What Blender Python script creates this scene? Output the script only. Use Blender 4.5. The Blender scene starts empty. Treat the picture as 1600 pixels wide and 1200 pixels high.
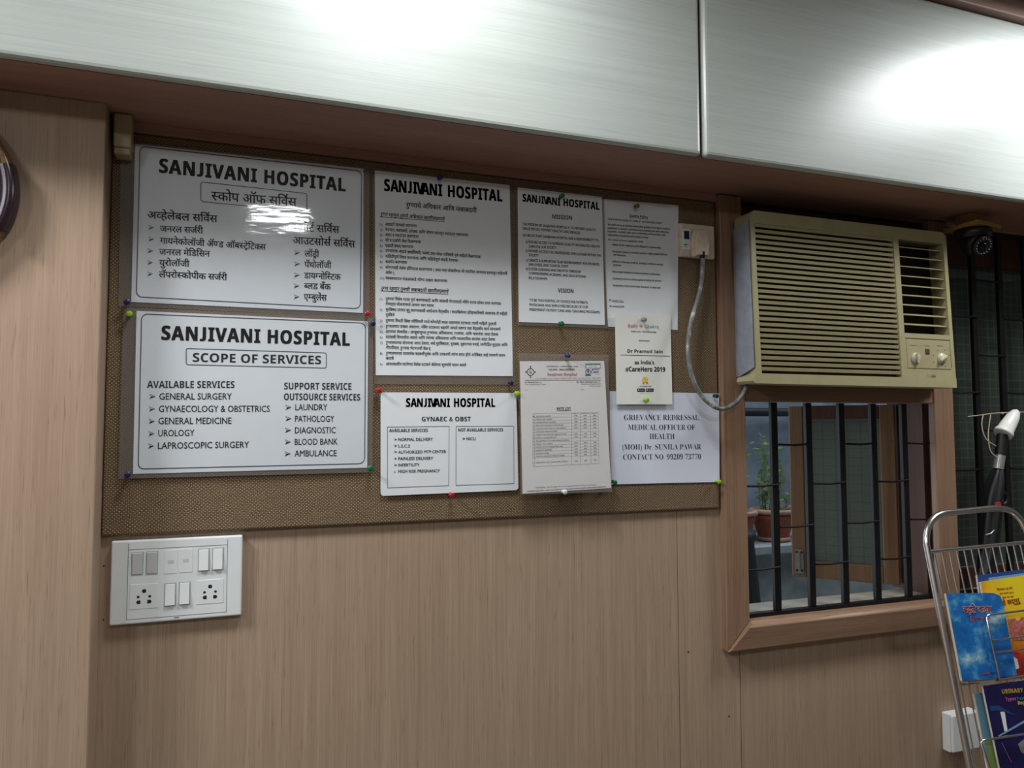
import bpy, math, random
from mathutils import Vector, Matrix

# ------------------------------------------------------------------ camera, world, lamps, exposure
scene = bpy.context.scene
COL = scene.collection
H = 1.45                                   # eye height above the floor
CAM = Vector((0.0, -1.547, H))
FPX = 1192.4                               # focal length in pixels of a 1600 px wide frame
RX = Vector((0.9375, -0.3480, -0.0027)); RU = Vector((-0.0181, -0.0565, 0.9982)); RF = Vector((0.3476, 0.9358, 0.0593))
cam_data = bpy.data.cameras.new('camera')
cam_data.sensor_width = 36.0
cam_data.lens = FPX / 1600.0 * 36.0
cam_data.clip_start = 0.02
camera = bpy.data.objects.new('camera', cam_data)
COL.objects.link(camera)
m3 = Matrix((RX, RU, -RF)).transposed()
camera.matrix_world = Matrix.Translation(CAM) @ m3.to_4x4()
scene.camera = camera

world = bpy.data.worlds.new('world'); scene.world = world
world.use_nodes = True
bgn = world.node_tree.nodes['Background']
bgn.inputs[0].default_value = (0.62, 0.72, 0.80, 1)
bgn.inputs[1].default_value = 1.8

CEIL = 1.10 + H
def lamp(name, x, y, r, power, color=(0.95, 0.99, 1.0), z=CEIL - 0.035, spread=math.pi):
    d = bpy.data.lights.new(name, 'AREA'); d.shape = 'DISK'; d.size = 2 * r
    d.energy = power; d.color = color; d.spread = spread
    o = bpy.data.objects.new(name, d); COL.objects.link(o)
    o.location = (x, y, z)
    return o
LAMPS = [('ceiling_lamp_light', 0.22, -2.44, 0.145, 13.0),
         ('wall_lamp_light', 0.30, -0.57, 0.16, 10.0),
         ('corner_lamp_light', 2.06, -0.64, 0.27, 17.0),
         ('added_left_light', -1.20, -0.62, 0.20, 35.0),  # unseen lamp added to brighten the left side
         ('added_back_light', -1.60, -2.10, 0.17, 17.0)]  # unseen lamp added at the back left to balance the brightness
for a in LAMPS: lamp(*a)

vs = scene.view_settings
vs.view_transform = 'Standard'; vs.look = 'None'; vs.gamma = 1.0; vs.use_curve_mapping = False
vs.exposure = 0.0

# ------------------------------------------------------------------ helpers
def V(*a): return Vector(a)
def plane(y0, z0=None, tilt=0.0):
    """vertical plane facing the room at depth y0; tilt = dY/dZ about height z0"""
    return (V(0, y0, (H if z0 is None else z0)), V(0, -1, tilt).normalized())
def P(px, py, pl=0.0):
    """point of the photograph on a plane of the room (a float is the wall-parallel plane at that depth)"""
    if not isinstance(pl, tuple): pl = plane(pl)
    r = RX * ((px - 800) / FPX) + RU * (-(py - 600) / FPX) + RF
    t = (pl[0] - CAM).dot(pl[1]) / r.dot(pl[1])
    return CAM + r * t

WL = {}
class MB:
    def __init__(s): s.v = []; s.f = []; s.m = []; s.sm = []
    def add(s, vs_, fs, mi=0, smooth=False):
        b = len(s.v); s.v += [Vector(p) for p in vs_]
        for f in fs: s.f.append([i + b for i in f]); s.m.append(mi); s.sm.append(smooth)
        return s
    def box(s, a, b, mi=0):
        x0, y0, z0 = [min(a[i], b[i]) for i in range(3)]; x1, y1, z1 = [max(a[i], b[i]) for i in range(3)]
        return s.add([(x0,y0,z0),(x1,y0,z0),(x1,y1,z0),(x0,y1,z0),(x0,y0,z1),(x1,y0,z1),(x1,y1,z1),(x0,y1,z1)],
              [(0,3,2,1),(4,5,6,7),(0,1,5,4),(1,2,6,5),(2,3,7,6),(3,0,4,7)], mi)
    def slab(s, quad, n, t, mi=0):
        """thin solid: polygon (front face, seen from -n side... n points away from viewer) pushed back by t along n"""
        n = Vector(n); k = len(quad)
        f = [Vector(q) for q in quad]; bk = [q + n * t for q in f]
        fs = [tuple(range(k)), tuple(range(2 * k - 1, k - 1, -1))]
        fs += [(i, i + k, (i + 1) % k + k, (i + 1) % k) for i in range(k)]
        return s.add(f + bk, fs, mi)
    def tube(s, path, r, seg=8, mi=0, closed=False, caps=True, rr=None):
        path = [Vector(p) for p in path]; n = len(path)
        vs_ = []; up = None
        for i, p in enumerate(path):
            if closed: t = path[(i + 1) % n] - path[i - 1]
            else: t = path[min(i + 1, n - 1)] - path[max(i - 1, 0)]
            t.normalize()
            if up is None:
                up = t.orthogonal().normalized()
            up = (up - t * up.dot(t)).normalized(); w = t.cross(up)
            q = rr[i] if rr else r
            for k in range(seg):
                a = 2 * math.pi * k / seg
                vs_.append(p + (up * math.cos(a) + w * math.sin(a)) * q)
        fs = []
        for i in range(n if closed else n - 1):
            for k in range(seg):
                a = i * seg + k; b = i * seg + (k + 1) % seg; j = ((i + 1) % n) * seg
                fs.append((a, b, j + (k + 1) % seg, j + k))
        s.add(vs_, fs, mi, True)
        if caps and not closed:
            s.add(vs_[:seg], [tuple(range(seg - 1, -1, -1))], mi); s.add(vs_[-seg:], [tuple(range(seg))], mi)
        return s
    def lathe(s, prof, o, axis=(0, 0, 1), seg=16, mi=0, smooth=True, sx=1.0, caps=True):
        """prof: (radius, height) pairs along axis from o"""
        ax = Vector(axis).normalized(); u = ax.orthogonal().normalized(); w = ax.cross(u); o = Vector(o)
        vs_ = []
        for r, h in prof:
            for k in range(seg):
                a = 2 * math.pi * k / seg
                vs_.append(o + ax * h + (u * math.cos(a) * sx + w * math.sin(a)) * max(r, 1e-5))
        fs = []
        for i in range(len(prof) - 1):
            for k in range(seg):
                fs.append((i*seg+k, i*seg+(k+1)%seg, (i+1)*seg+(k+1)%seg, (i+1)*seg+k))
        fs2 = [tuple(range(seg - 1, -1, -1)), tuple(range((len(prof)-1)*seg, len(prof)*seg))]
        s.add(vs_, fs, mi, smooth); b = len(s.v) - len(vs_)
        for f in (fs2 if caps else ()): s.f.append([i + b for i in f]); s.m.append(mi); s.sm.append(False)
        return s
    def grid(s, pts, mi=0, smooth=True):
        """pts[row][col]"""
        R = len(pts); Cn = len(pts[0]); fl = [p for r in pts for p in r]
        fs = [(i*Cn+j, i*Cn+j+1, (i+1)*Cn+j+1, (i+1)*Cn+j) for i in range(R-1) for j in range(Cn-1)]
        return s.add(fl, fs, mi, smooth)
    def sphere(s, c, r, seg=12, mi=0, sc=(1,1,1)):
        c = Vector(c); n = seg // 2; rows = []
        vs_ = []; fs = []
        for i in range(n + 1):
            th = math.pi * i / n
            for k in range(seg):
                a = 2 * math.pi * k / seg
                vs_.append(c + Vector((r*sc[0]*math.sin(th)*math.cos(a), r*sc[1]*math.sin(th)*math.sin(a), r*sc[2]*math.cos(th))))
        for i in range(n):
            for k in range(seg):
                fs.append((i*seg+k, (i+1)*seg+k, (i+1)*seg+(k+1)%seg, i*seg+(k+1)%seg))
        return s.add(vs_, fs, mi, True)
    def build(s, name, mats, parent=None, bevel=0.0, bseg=2, label=None):
        if not isinstance(mats, (list, tuple)): mats = [mats]
        n = len(s.v)
        lo = Vector([min(p[i] for p in s.v) for i in range(3)]); hi = Vector([max(p[i] for p in s.v) for i in range(3)])
        c = (lo + hi) / 2
        if parent is None: c.z = lo.z
        me = bpy.data.meshes.new(name)
        me.from_pydata([tuple(p - c) for p in s.v], [], s.f)
        for m in mats: me.materials.append(m)
        me.polygons.foreach_set('material_index', s.m)
        me.polygons.foreach_set('use_smooth', s.sm)
        me.update()
        o = bpy.data.objects.new(name, me); COL.objects.link(o)
        WL[o.name] = c
        if parent:
            o.parent = parent; o.location = c - WL[parent.name]
        else: o.location = c
        if bevel:
            b = o.modifiers.new('bevel', 'BEVEL'); b.width = bevel; b.segments = bseg; b.limit_method = 'ANGLE'; b.angle_limit = 0.6
        if label: o['label'] = label
        return o

def tag(o, label, cat, group=None, kind=None):
    o['label'] = label; o['category'] = cat
    if group: o['group'] = group
    if kind: o['kind'] = kind
    return o
def thing(name, label, cat, loc, group=None):
    o = bpy.data.objects.new(name, None); COL.objects.link(o)
    o.empty_display_size = 0.02; o.location = loc; WL[o.name] = Vector(loc)
    return tag(o, label, cat, group)
def structure(o): o['kind'] = 'structure'; return o
def arc(c, r, a0, a1, n, u=(1,0,0), w=(0,0,1)):
    c = Vector(c); u = Vector(u); w = Vector(w)
    return [c + u * (r*math.cos(math.radians(a0 + (a1-a0)*i/n))) + w * (r*math.sin(math.radians(a0 + (a1-a0)*i/n))) for i in range(n+1)]
def smooth_path(pts, n=6):
    pts = [Vector(p) for p in pts]; out = []
    for i in range(len(pts) - 1):
        p0 = pts[max(i-1, 0)]; p1 = pts[i]; p2 = pts[i+1]; p3 = pts[min(i+2, len(pts)-1)]
        for k in range(n):
            t = k / n
            out.append(0.5*((2*p1) + (p2-p0)*t + (2*p0-5*p1+4*p2-p3)*t*t + (3*p1-p0-3*p2+p3)*t**3))
    return out + [pts[-1]]

# ------------------------------------------------------------------ materials
def srgb(r, g, b):
    f = lambda c: (c/255/12.92) if c/255 <= 0.04045 else ((c/255+0.055)/1.055)**2.4
    return (f(r), f(g), f(b), 1)
class NT:
    def __init__(s, name):
        s.mat = bpy.data.materials.new(name); s.mat.use_nodes = True
        s.t = s.mat.node_tree; s.b = s.t.nodes['Principled BSDF']; s.out = s.t.nodes['Material Output']
    def n(s, typ, **kw):
        x = s.t.nodes.new(typ)
        for k, v in kw.items():
            if k.startswith('i_'):
                key = k[2:]; key = int(key) if key.isdigit() else key.replace('_', ' ')
                if hasattr(v, 'is_output'): s.t.links.new(v, x.inputs[key])
                else: x.inputs[key].default_value = v
            else: setattr(x, k, v)
        return x
    def link(s, a, b): s.t.links.new(a, b)
    def math(s, op, a, b=None, c=None, clamp=False):
        x = s.t.nodes.new('ShaderNodeMath'); x.operation = op; x.use_clamp = clamp
        for i, v in enumerate((a, b, c)):
            if v is None: continue
            if hasattr(v, 'is_output'): s.t.links.new(v, x.inputs[i])
            else: x.inputs[i].default_value = v
        return x.outputs[0]
    def pos(s, scale=(1,1,1), loc=(0,0,0)):
        g = s.n('ShaderNodeNewGeometry'); mp = s.n('ShaderNodeMapping')
        mp.inputs['Scale'].default_value = scale; mp.inputs['Location'].default_value = loc
        s.link(g.outputs['Position'], mp.inputs['Vector']); return mp.outputs[0]
    def noise(s, vec, scale=1.0, detail=3.0, rough=0.5):
        x = s.n('ShaderNodeTexNoise'); x.inputs['Scale'].default_value = scale
        x.inputs['Detail'].default_value = detail; x.inputs['Roughness'].default_value = rough
        s.link(vec, x.inputs['Vector']); return x.outputs['Fac']
    def ramp(s, fac, stops):
        x = s.n('ShaderNodeValToRGB'); e = x.color_ramp.elements
        while len(e) < len(stops): e.new(0.5)
        for i, (p, c) in enumerate(stops): e[i].position = p; e[i].color = c
        s.link(fac, x.inputs[0]); return x.outputs[0]
    def mix(s, fac, a, b, mode='MIX'):
        x = s.n('ShaderNodeMix', data_type='RGBA', blend_type=mode)
        for i, v in ((0, fac), (6, a), (7, b)):
            if hasattr(v, 'is_output'): s.link(v, x.inputs[i])
            else: x.inputs[i].default_value = v
        return x.outputs[2]
    def bump(s, h, strength=0.3, dist=0.001):
        x = s.n('ShaderNodeBump'); x.inputs['Strength'].default_value = strength; x.inputs['Distance'].default_value = dist
        s.link(h, x.inputs['Height']); s.link(x.outputs[0], s.b.inputs['Normal'])
    def col(s, c):
        if hasattr(c, 'is_output'): s.link(c, s.b.inputs['Base Color'])
        else: s.b.inputs['Base Color'].default_value = c
        return s
    def set(s, **kw):
        for k, v in kw.items(): s.b.inputs[k.replace('_', ' ')].default_value = v
        return s
def plain(name, c, rough=0.5, metal=0.0, var=0.12, scale=60.0, spec=0.5, coat=0.0):
    m = NT(name); m.set(Roughness=rough, Metallic=metal)
    m.b.inputs['Specular IOR Level'].default_value = spec
    if coat: m.set(Coat_Weight=coat, Coat_Roughness=0.08)
    f = m.noise(m.pos(), scale, 3)
    d = (c[0]*(1-var), c[1]*(1-var), c[2]*(1-var), 1); l = (min(1, c[0]*(1+var)), min(1, c[1]*(1+var)), min(1, c[2]*(1+var)), 1)
    m.col(m.ramp(f, [(0.3, d), (0.7, l)]))
    return m.mat
def wood(name, c1, c2, dark, grain='z', fine=420, rough=0.45, fleck=0.62, spec=0.35, along=5.0, bmp=0.12):
    m = NT(name); m.set(Roughness=rough); m.b.inputs['Specular IOR Level'].default_value = spec
    s1 = (fine, fine, along) if grain == 'z' else (along, fine, fine)
    s2 = (fine*0.12, fine*0.12, along*0.25) if grain == 'z' else (along*0.25, fine*0.12, fine*0.12)
    f = m.noise(m.pos(s1), 1.0, 4, 0.6); g = m.noise(m.pos(s2), 1.0, 2); big = m.noise(m.pos((2.2, 2.2, 1.1)), 1.0, 2)
    a = m.math('ADD', m.math('MULTIPLY', f, 0.65), m.math('MULTIPLY', g, 0.35))
    col = m.ramp(a, [(0.32, c1), (0.66, c2)])
    fl = m.noise(m.pos((fine*0.75, fine*0.75, along*2.6) if grain == 'z' else (along*2.6, fine*0.75, fine*0.75), (3.1, 1.7, 5.3)), 1.0, 2)
    k = m.math('MULTIPLY', m.math('SUBTRACT', fl, fleck, clamp=True), 5.0, clamp=True)
    col = m.mix(k, col, dark)
    col = m.mix(m.math('MULTIPLY', m.math('SUBTRACT', big, 0.35, clamp=True), 0.55), col, (c1[0]*1.02, c1[1]*0.88, c1[2]*0.84, 1))
    m.col(col); m.bump(f, bmp, 0.0006)
    return m.mat

M = {}
M['laminate'] = wood('tan_laminate', srgb(158,133,113), srgb(187,162,139), srgb(112,88,70), 'z', 640, 0.42, 0.64, 0.35, 6.0)
M['frame_v'] = wood('brown_wood_upright', srgb(128,99,78), srgb(158,126,103), srgb(92,67,50), 'z', 420, 0.4)
M['frame_h'] = wood('brown_wood_level', srgb(128,99,78), srgb(158,126,103), srgb(92,67,50), 'x', 420, 0.4)
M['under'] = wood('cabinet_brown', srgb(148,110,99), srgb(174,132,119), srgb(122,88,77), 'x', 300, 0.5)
M['door'] = wood('pale_grey_laminate', srgb(172,177,173), srgb(190,195,190), srgb(160,163,157), 'x', 380, 0.31, 0.66, 0.5, 4.0, 0.05)
M['sash'] = wood('sash_wood', srgb(104,76,52), srgb(134,100,70), srgb(70,48,34), 'z', 300, 0.5)
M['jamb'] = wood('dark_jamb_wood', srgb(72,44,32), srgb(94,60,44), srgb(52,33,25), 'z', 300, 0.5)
M['paper'] = plain('white_paper', srgb(231,233,237), 0.55, 0, 0.015, 30, 0.3)
M['paper_cream'] = plain('ivory_card', srgb(232,231,224), 0.5, 0, 0.015, 30, 0.3)
M['paper_blue'] = plain('cool_white_paper', srgb(226,229,243), 0.6, 0, 0.015, 30, 0.3)
M['paper_grey'] = plain('letterhead_paper', srgb(224,220,218), 0.55, 0, 0.02, 30, 0.3)
M['sign'] = plain('sign_card', srgb(229,234,240), 0.35, 0, 0.012, 30, 0.4)
M['ink'] = plain('black_ink', srgb(16,17,22), 0.5, 0, 0.05, 100, 0.3)
M['ink_soft'] = plain('grey_ink', srgb(58,58,64), 0.6, 0, 0.05, 100, 0.2)
M['ink_faint'] = plain('faded_ink', srgb(140,138,138), 0.6, 0, 0.05, 100, 0.2)
M['ink_line'] = plain('border_ink', srgb(52,60,72), 0.5, 0, 0.05, 100, 0.3)
M['ink_red'] = plain('red_ink', srgb(190,52,58), 0.6, 0, 0.05, 100, 0.2)
M['ink_orange'] = plain('coral_ink', srgb(224,120,96), 0.6, 0, 0.05, 100, 0.2)
M['ink_teal'] = plain('teal_ink', srgb(66,150,178), 0.6, 0, 0.05, 100, 0.2)
M['ink_navy'] = plain('navy_ink', srgb(44,70,120), 0.6, 0, 0.05, 100, 0.2)
M['ink_green'] = plain('sage_ink', srgb(168,180,172), 0.6, 0, 0.05, 100, 0.2)
M['ink_yellow'] = plain('yellow_ink', srgb(238,200,60), 0.5, 0, 0.05, 100, 0.2)
M['ink_white'] = plain('white_ink', srgb(236,238,240), 0.5, 0, 0.03, 100, 0.2)
M['ink_pink'] = plain('pink_ink', srgb(206,110,170), 0.5, 0, 0.03, 100, 0.2)
M['plastic'] = plain('white_plastic', srgb(232,234,235), 0.3, 0, 0.015, 40)
M['plastic_grey'] = plain('grey_rocker_plastic', srgb(204,202,204), 0.3, 0, 0.015, 40)
M['plastic_old'] = plain('yellowed_plastic', srgb(222,206,188), 0.4, 0, 0.12, 50)
M['hole'] = plain('socket_hole_black', srgb(26,25,26), 0.6, 0, 0.1, 50)
M['beige_box'] = plain('beige_plastic', srgb(178,160,122), 0.45, 0, 0.07, 60)
M['ac'] = plain('aged_ivory_plastic', srgb(168,158,122), 0.42, 0, 0.06, 30)
M['ac_dark'] = plain('vent_black', srgb(20,18,22), 0.6, 0, 0.1, 40)
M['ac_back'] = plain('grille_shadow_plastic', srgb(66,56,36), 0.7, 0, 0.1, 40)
M['foil'] = plain('grey_foil', srgb(158,164,176), 0.32, 0.35, 0.14, 45)
M['cord'] = plain('grey_cord', srgb(122,124,122), 0.42, 0, 0.25, 90)
def cord_mat():
    m = NT('scuffed_grey_cord'); m.set(Roughness=0.42)
    m.col(m.ramp(m.noise(m.pos((60, 60, 34)), 1.0, 4, 0.6), [(0.46, srgb(98,102,100)), (0.6, srgb(140,140,136)), (0.68, srgb(206,204,202))])); return m.mat
M['cord'] = cord_mat()
M['iron'] = plain('black_iron', srgb(20,20,23), 0.45, 0.3, 0.2, 70)
M['chrome'] = plain('chrome_steel', srgb(226,222,224), 0.24, 1.0, 0.04, 60)
M['steel'] = plain('bolt_steel', srgb(170,172,174), 0.35, 0.9, 0.1, 60)
M['black_plastic'] = plain('black_plastic', srgb(22,22,27), 0.35, 0, 0.15, 60)
M['led'] = plain('grey_led', srgb(150,150,156), 0.3, 0.2, 0.2, 300)
M['plywood'] = plain('yellow_wood', srgb(156,122,64), 0.6, 0, 0.15, 80)
M['lens'] = plain('dark_lens', srgb(12,12,16), 0.08, 0, 0.1, 60)
M['sill'] = plain('pale_marble', srgb(164,156,144), 0.45, 0, 0.14, 90)
M['terracotta'] = plain('terracotta', srgb(170,98,70), 0.8, 0, 0.14, 40)
M['terracotta_rim'] = plain('weathered_terracotta', srgb(196,152,134), 0.8, 0, 0.14, 40)
M['concrete'] = plain('blue_grey_plaster', srgb(126,136,150), 0.85, 0, 0.3, 7)
M['concrete_dark'] = plain('stained_cement', srgb(164,168,168), 0.9, 0, 0.32, 9)
M['ledge'] = plain('pale_ledge_stone', srgb(176,180,182), 0.7, 0, 0.12, 30)
M['leaf'] = plain('leaf_green', srgb(88,124,62), 0.55, 0, 0.3, 50)
M['leaf_dry'] = plain('dry_leaf', srgb(150,140,92), 0.6, 0, 0.25, 50)
M['stem'] = plain('stem_green', srgb(120,140,80), 0.6, 0, 0.2, 50)
M['ceiling'] = plain('ceiling_white', srgb(226,228,226), 0.7, 0, 0.03, 12)
M['room'] = plain('room_wall_beige', srgb(150,145,138), 0.7, 0, 0.03, 6)
M['floor'] = plain('floor_tile', srgb(112,106,98), 0.35, 0, 0.08, 12)
M['trim'] = plain('brown_cornice', srgb(150,116,104), 0.35, 0, 0.06, 14)
M['dark_back'] = plain('groove_dark', srgb(46,36,28), 0.8, 0, 0.1, 40)
M['clock_dark'] = plain('dark_maroon_plastic', srgb(48,32,42), 0.22, 0, 0.06, 30)
M['clock_cream'] = plain('cream_plastic', srgb(196,182,150), 0.3, 0, 0.05, 30)
M['clock_gold'] = plain('gold_brown_plastic', srgb(124,92,62), 0.25, 0.2, 0.06, 30)
M['clock_face'] = plain('clock_face_white', srgb(222,220,210), 0.4, 0, 0.02, 30)
M['blue_led'] = plain('dark_blue_window', srgb(26,34,66), 0.2, 0, 0.1, 100)
M['maroon'] = plain('maroon_switch', srgb(98,62,66), 0.35, 0, 0.1, 100)
M['knob'] = plain('ivory_knob', srgb(196,186,160), 0.35, 0, 0.05, 60)
M['tape'] = plain('silver_tape', srgb(150,148,146), 0.3, 0.4, 0.1, 60)
M['string'] = plain('jute_string', srgb(176,160,138), 0.8, 0, 0.15, 200)
M['umb_cloth'] = plain('black_umbrella_cloth', srgb(18,17,21), 0.5, 0, 0.2, 40)
M['umb_white'] = plain('white_handle_plastic', srgb(226,224,218), 0.35, 0, 0.03, 40)
M['pages'] = plain('book_pages', srgb(206,194,176), 0.7, 0, 0.08, 200)
M['drum'] = plain('black_drum_plastic', srgb(24,24,27), 0.5, 0, 0.15, 40)
PINC = {'navy': (34,34,92), 'red': (186,30,48), 'lime': (150,196,46), 'green': (18,112,66), 'blue': (48,66,128), 'white': (226,224,226),
        'olive': (120,104,30), 'teal': (18,58,66), 'grey': (150,150,152), 'purple': (52,40,98)}
for k, c in PINC.items(): M['pin_' + k] = plain(k + '_pin_plastic', srgb(*c), 0.25, 0, 0.06, 300)

def burlap():
    m = NT('brown_burlap'); m.set(Roughness=0.95); m.b.inputs['Specular IOR Level'].default_value = 0.1
    g = m.n('ShaderNodeNewGeometry'); wob = m.n('ShaderNodeTexNoise'); wob.inputs['Scale'].default_value = 55
    wob.inputs['Detail'].default_value = 2
    m.link(g.outputs['Position'], wob.inputs['Vector'])
    vm = m.n('ShaderNodeVectorMath', operation='MULTIPLY_ADD'); m.link(wob.outputs['Color'], vm.inputs[0])
    vm.inputs[1].default_value = (0.0062, 0.0, 0.0062); m.link(g.outputs['Position'], vm.inputs[2])
    sp = m.n('ShaderNodeSeparateXYZ'); m.link(vm.outputs[0], sp.inputs[0])
    u = m.math('DIVIDE', sp.outputs[0], 0.0036); v = m.math('DIVIDE', sp.outputs[2], 0.0031)
    par = m.math('MODULO', m.math('ADD', m.math('FLOOR', m.math('ADD', u, 4000.0)), m.math('FLOOR', m.math('ADD', v, 4000.0))), 2.0)
    su = m.math('ABSOLUTE', m.math('SINE', m.math('MULTIPLY', u, math.pi))); sv = m.math('ABSOLUTE', m.math('SINE', m.math('MULTIPLY', v, math.pi)))
    pr = m.math('MULTIPLY', su, sv)
    h = m.math('MULTIPLY', m.math('ADD', m.math('MULTIPLY', pr, 0.75), 0.25), m.math('ADD', m.math('MULTIPLY', par, 0.6), 0.45))
    fz = m.noise(m.pos((900, 900, 900)), 1.0, 2); big = m.noise(m.pos((9, 9, 9)), 1.0, 3)
    hh = m.math('ADD', h, m.math('MULTIPLY', m.math('SUBTRACT', fz, 0.5), 0.5))
    col = m.ramp(hh, [(0.08, srgb(74,56,40)), (0.5, srgb(136,115,90)), (0.95, srgb(180,160,134))])
    col = m.mix(m.math('MULTIPLY', big, 0.3), col, srgb(114,92,74))
    m.col(col); m.bump(hh, 0.55, 0.0012)
    return m.mat
M['burlap'] = burlap()

def film():
    m = NT('clear_laminate_film'); t = m.t
    tr = m.n('ShaderNodeBsdfTransparent'); gl = m.n('ShaderNodeBsdfGlossy'); gl.inputs['Roughness'].default_value = 0.055
    df = m.n('ShaderNodeBsdfDiffuse'); df.inputs['Color'].default_value = srgb(190,186,188)
    fr = m.n('ShaderNodeFresnel'); fr.inputs['IOR'].default_value = 1.5
    nz = m.n('ShaderNodeTexNoise'); nz.inputs['Scale'].default_value = 22; nz.inputs['Detail'].default_value = 3
    mp = m.pos((0.6, 1, 1.6)); m.link(mp, nz.inputs['Vector'])
    bp = m.n('ShaderNodeBump'); bp.inputs['Strength'].default_value = 0.2; bp.inputs['Distance'].default_value = 0.0016
    m.link(nz.outputs['Fac'], bp.inputs['Height']); m.link(bp.outputs[0], gl.inputs['Normal'])
    a = m.n('ShaderNodeMixShader'); a.inputs[0].default_value = 0.05; m.link(tr.outputs[0], a.inputs[1]); m.link(df.outputs[0], a.inputs[2])
    b = m.n('ShaderNodeMixShader'); m.link(m.math('MULTIPLY', fr.outputs[0], 1.0), b.inputs[0]); m.link(a.outputs[0], b.inputs[1]); m.link(gl.outputs[0], b.inputs[2])
    m.link(b.outputs[0], m.out.inputs[0]); return m.mat
M['film'] = film()
def film_edge():
    m = NT('hazy_laminate_edge')
    tr = m.n('ShaderNodeBsdfTransparent'); m.set(Roughness=0.3)
    m.col(srgb(150,138,128))
    a = m.n('ShaderNodeMixShader'); a.inputs[0].default_value = 0.30
    m.link(tr.outputs[0], a.inputs[1]); m.link(m.b.outputs[0], a.inputs[2]); m.link(a.outputs[0], m.out.inputs[0]); return m.mat
M['film_edge'] = film_edge()

def wired(name, glass, line, ux, pitch, transp, trans=0.5, kl=0.5):
    """frosted wired glass; ux = axis of the horizontal pitch ('x' or 'y')"""
    m = NT(name)
    g = m.n('ShaderNodeNewGeometry'); sp = m.n('ShaderNodeSeparateXYZ'); m.link(g.outputs['Position'], sp.inputs[0])
    def ln(o, w):
        f = m.math('FRACT', m.math('ADD', m.math('DIVIDE', o, pitch), 500.0))
        return m.math('LESS_THAN', m.math('ABSOLUTE', m.math('SUBTRACT', f, 0.5)), w)
    k = m.math('MAXIMUM', ln(sp.outputs[0 if ux == 'x' else 1], 0.05), ln(sp.outputs[2], 0.05))
    nz = m.noise(m.pos((9, 9, 6)), 1.0, 3)
    base = m.mix(m.math('MULTIPLY', nz, 0.5), glass, (glass[0]*0.6, glass[1]*0.6, glass[2]*0.62, 1))
    c = m.mix(m.math('MULTIPLY', k, kl), base, line)
    tl = m.n('ShaderNodeBsdfTranslucent'); m.link(c, tl.inputs[0])
    m.col(c); m.set(Roughness=0.3)
    a = m.n('ShaderNodeMixShader'); a.inputs[0].default_value = trans; m.link(m.b.outputs[0], a.inputs[1]); m.link(tl.outputs[0], a.inputs[2])
    tr = m.n('ShaderNodeBsdfTransparent')
    b = m.n('ShaderNodeMixShader'); b.inputs[0].default_value = transp; m.link(a.outputs[0], b.inputs[1]); m.link(tr.outputs[0], b.inputs[2])
    m.link(b.outputs[0], m.out.inputs[0]); return m.mat
M['glass_sash'] = wired('wired_glass_sash', srgb(128,134,120), srgb(66,72,66), 'y', 0.026, 0.12, 0.5, 0.3)
M['glass_fix'] = wired('wired_glass_fixed', srgb(78,86,78), srgb(140,150,146), 'x', 0.0255, 0.05, 0.35, 0.26)

def sky_cover():
    m = NT('blue_sky_cover'); m.set(Roughness=0.25)
    f = m.noise(m.pos((16, 16, 22)), 1.0, 5, 0.6); g = m.noise(m.pos((5, 5, 7), (2, 1, 4)), 1.0, 2)
    a = m.math('ADD', m.math('MULTIPLY', f, 0.7), m.math('MULTIPLY', g, 0.3))
    m.col(m.ramp(a, [(0.38, srgb(16,78,156)), (0.53, srgb(34,116,190)), (0.60, srgb(96,164,204)), (0.70, srgb(220,230,228))])); return m.mat
M['cover_sky'] = sky_cover()
def sun_cover(c):
    m = NT('red_yellow_cover'); m.set(Roughness=0.3)
    g = m.n('ShaderNodeNewGeometry'); d = m.n('ShaderNodeVectorMath', operation='DISTANCE'); m.link(g.outputs['Position'], d.inputs[0]); d.inputs[1].default_value = c
    nz = m.noise(m.pos((25,25,25)), 1.0, 4)
    r = m.math('ADD', m.math('MULTIPLY', d.outputs['Value'], 5.5), m.math('MULTIPLY', m.math('SUBTRACT', nz, 0.5), 0.35))
    m.col(m.ramp(r, [(0.15, srgb(244,214,40)), (0.5, srgb(240,188,36)), (0.72, srgb(214,110,34)), (0.95, srgb(158,40,28))])); return m.mat
M['cover_navy'] = plain('navy_cover', srgb(30,26,82), 0.25, 0, 0.25, 14)
M['cover_blue'] = plain('blue_cover', srgb(40,74,140), 0.3, 0, 0.1, 14)
M['cover_pale'] = plain('pale_blue_cover', srgb(120,166,190), 0.3, 0, 0.08, 14)
M['cover_lime'] = plain('pale_green_cover', srgb(150,176,104), 0.3, 0, 0.08, 14)
M['crowd'] = plain('speckled_print', srgb(196,112,104), 0.4, 0, 0.5, 160)

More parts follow.
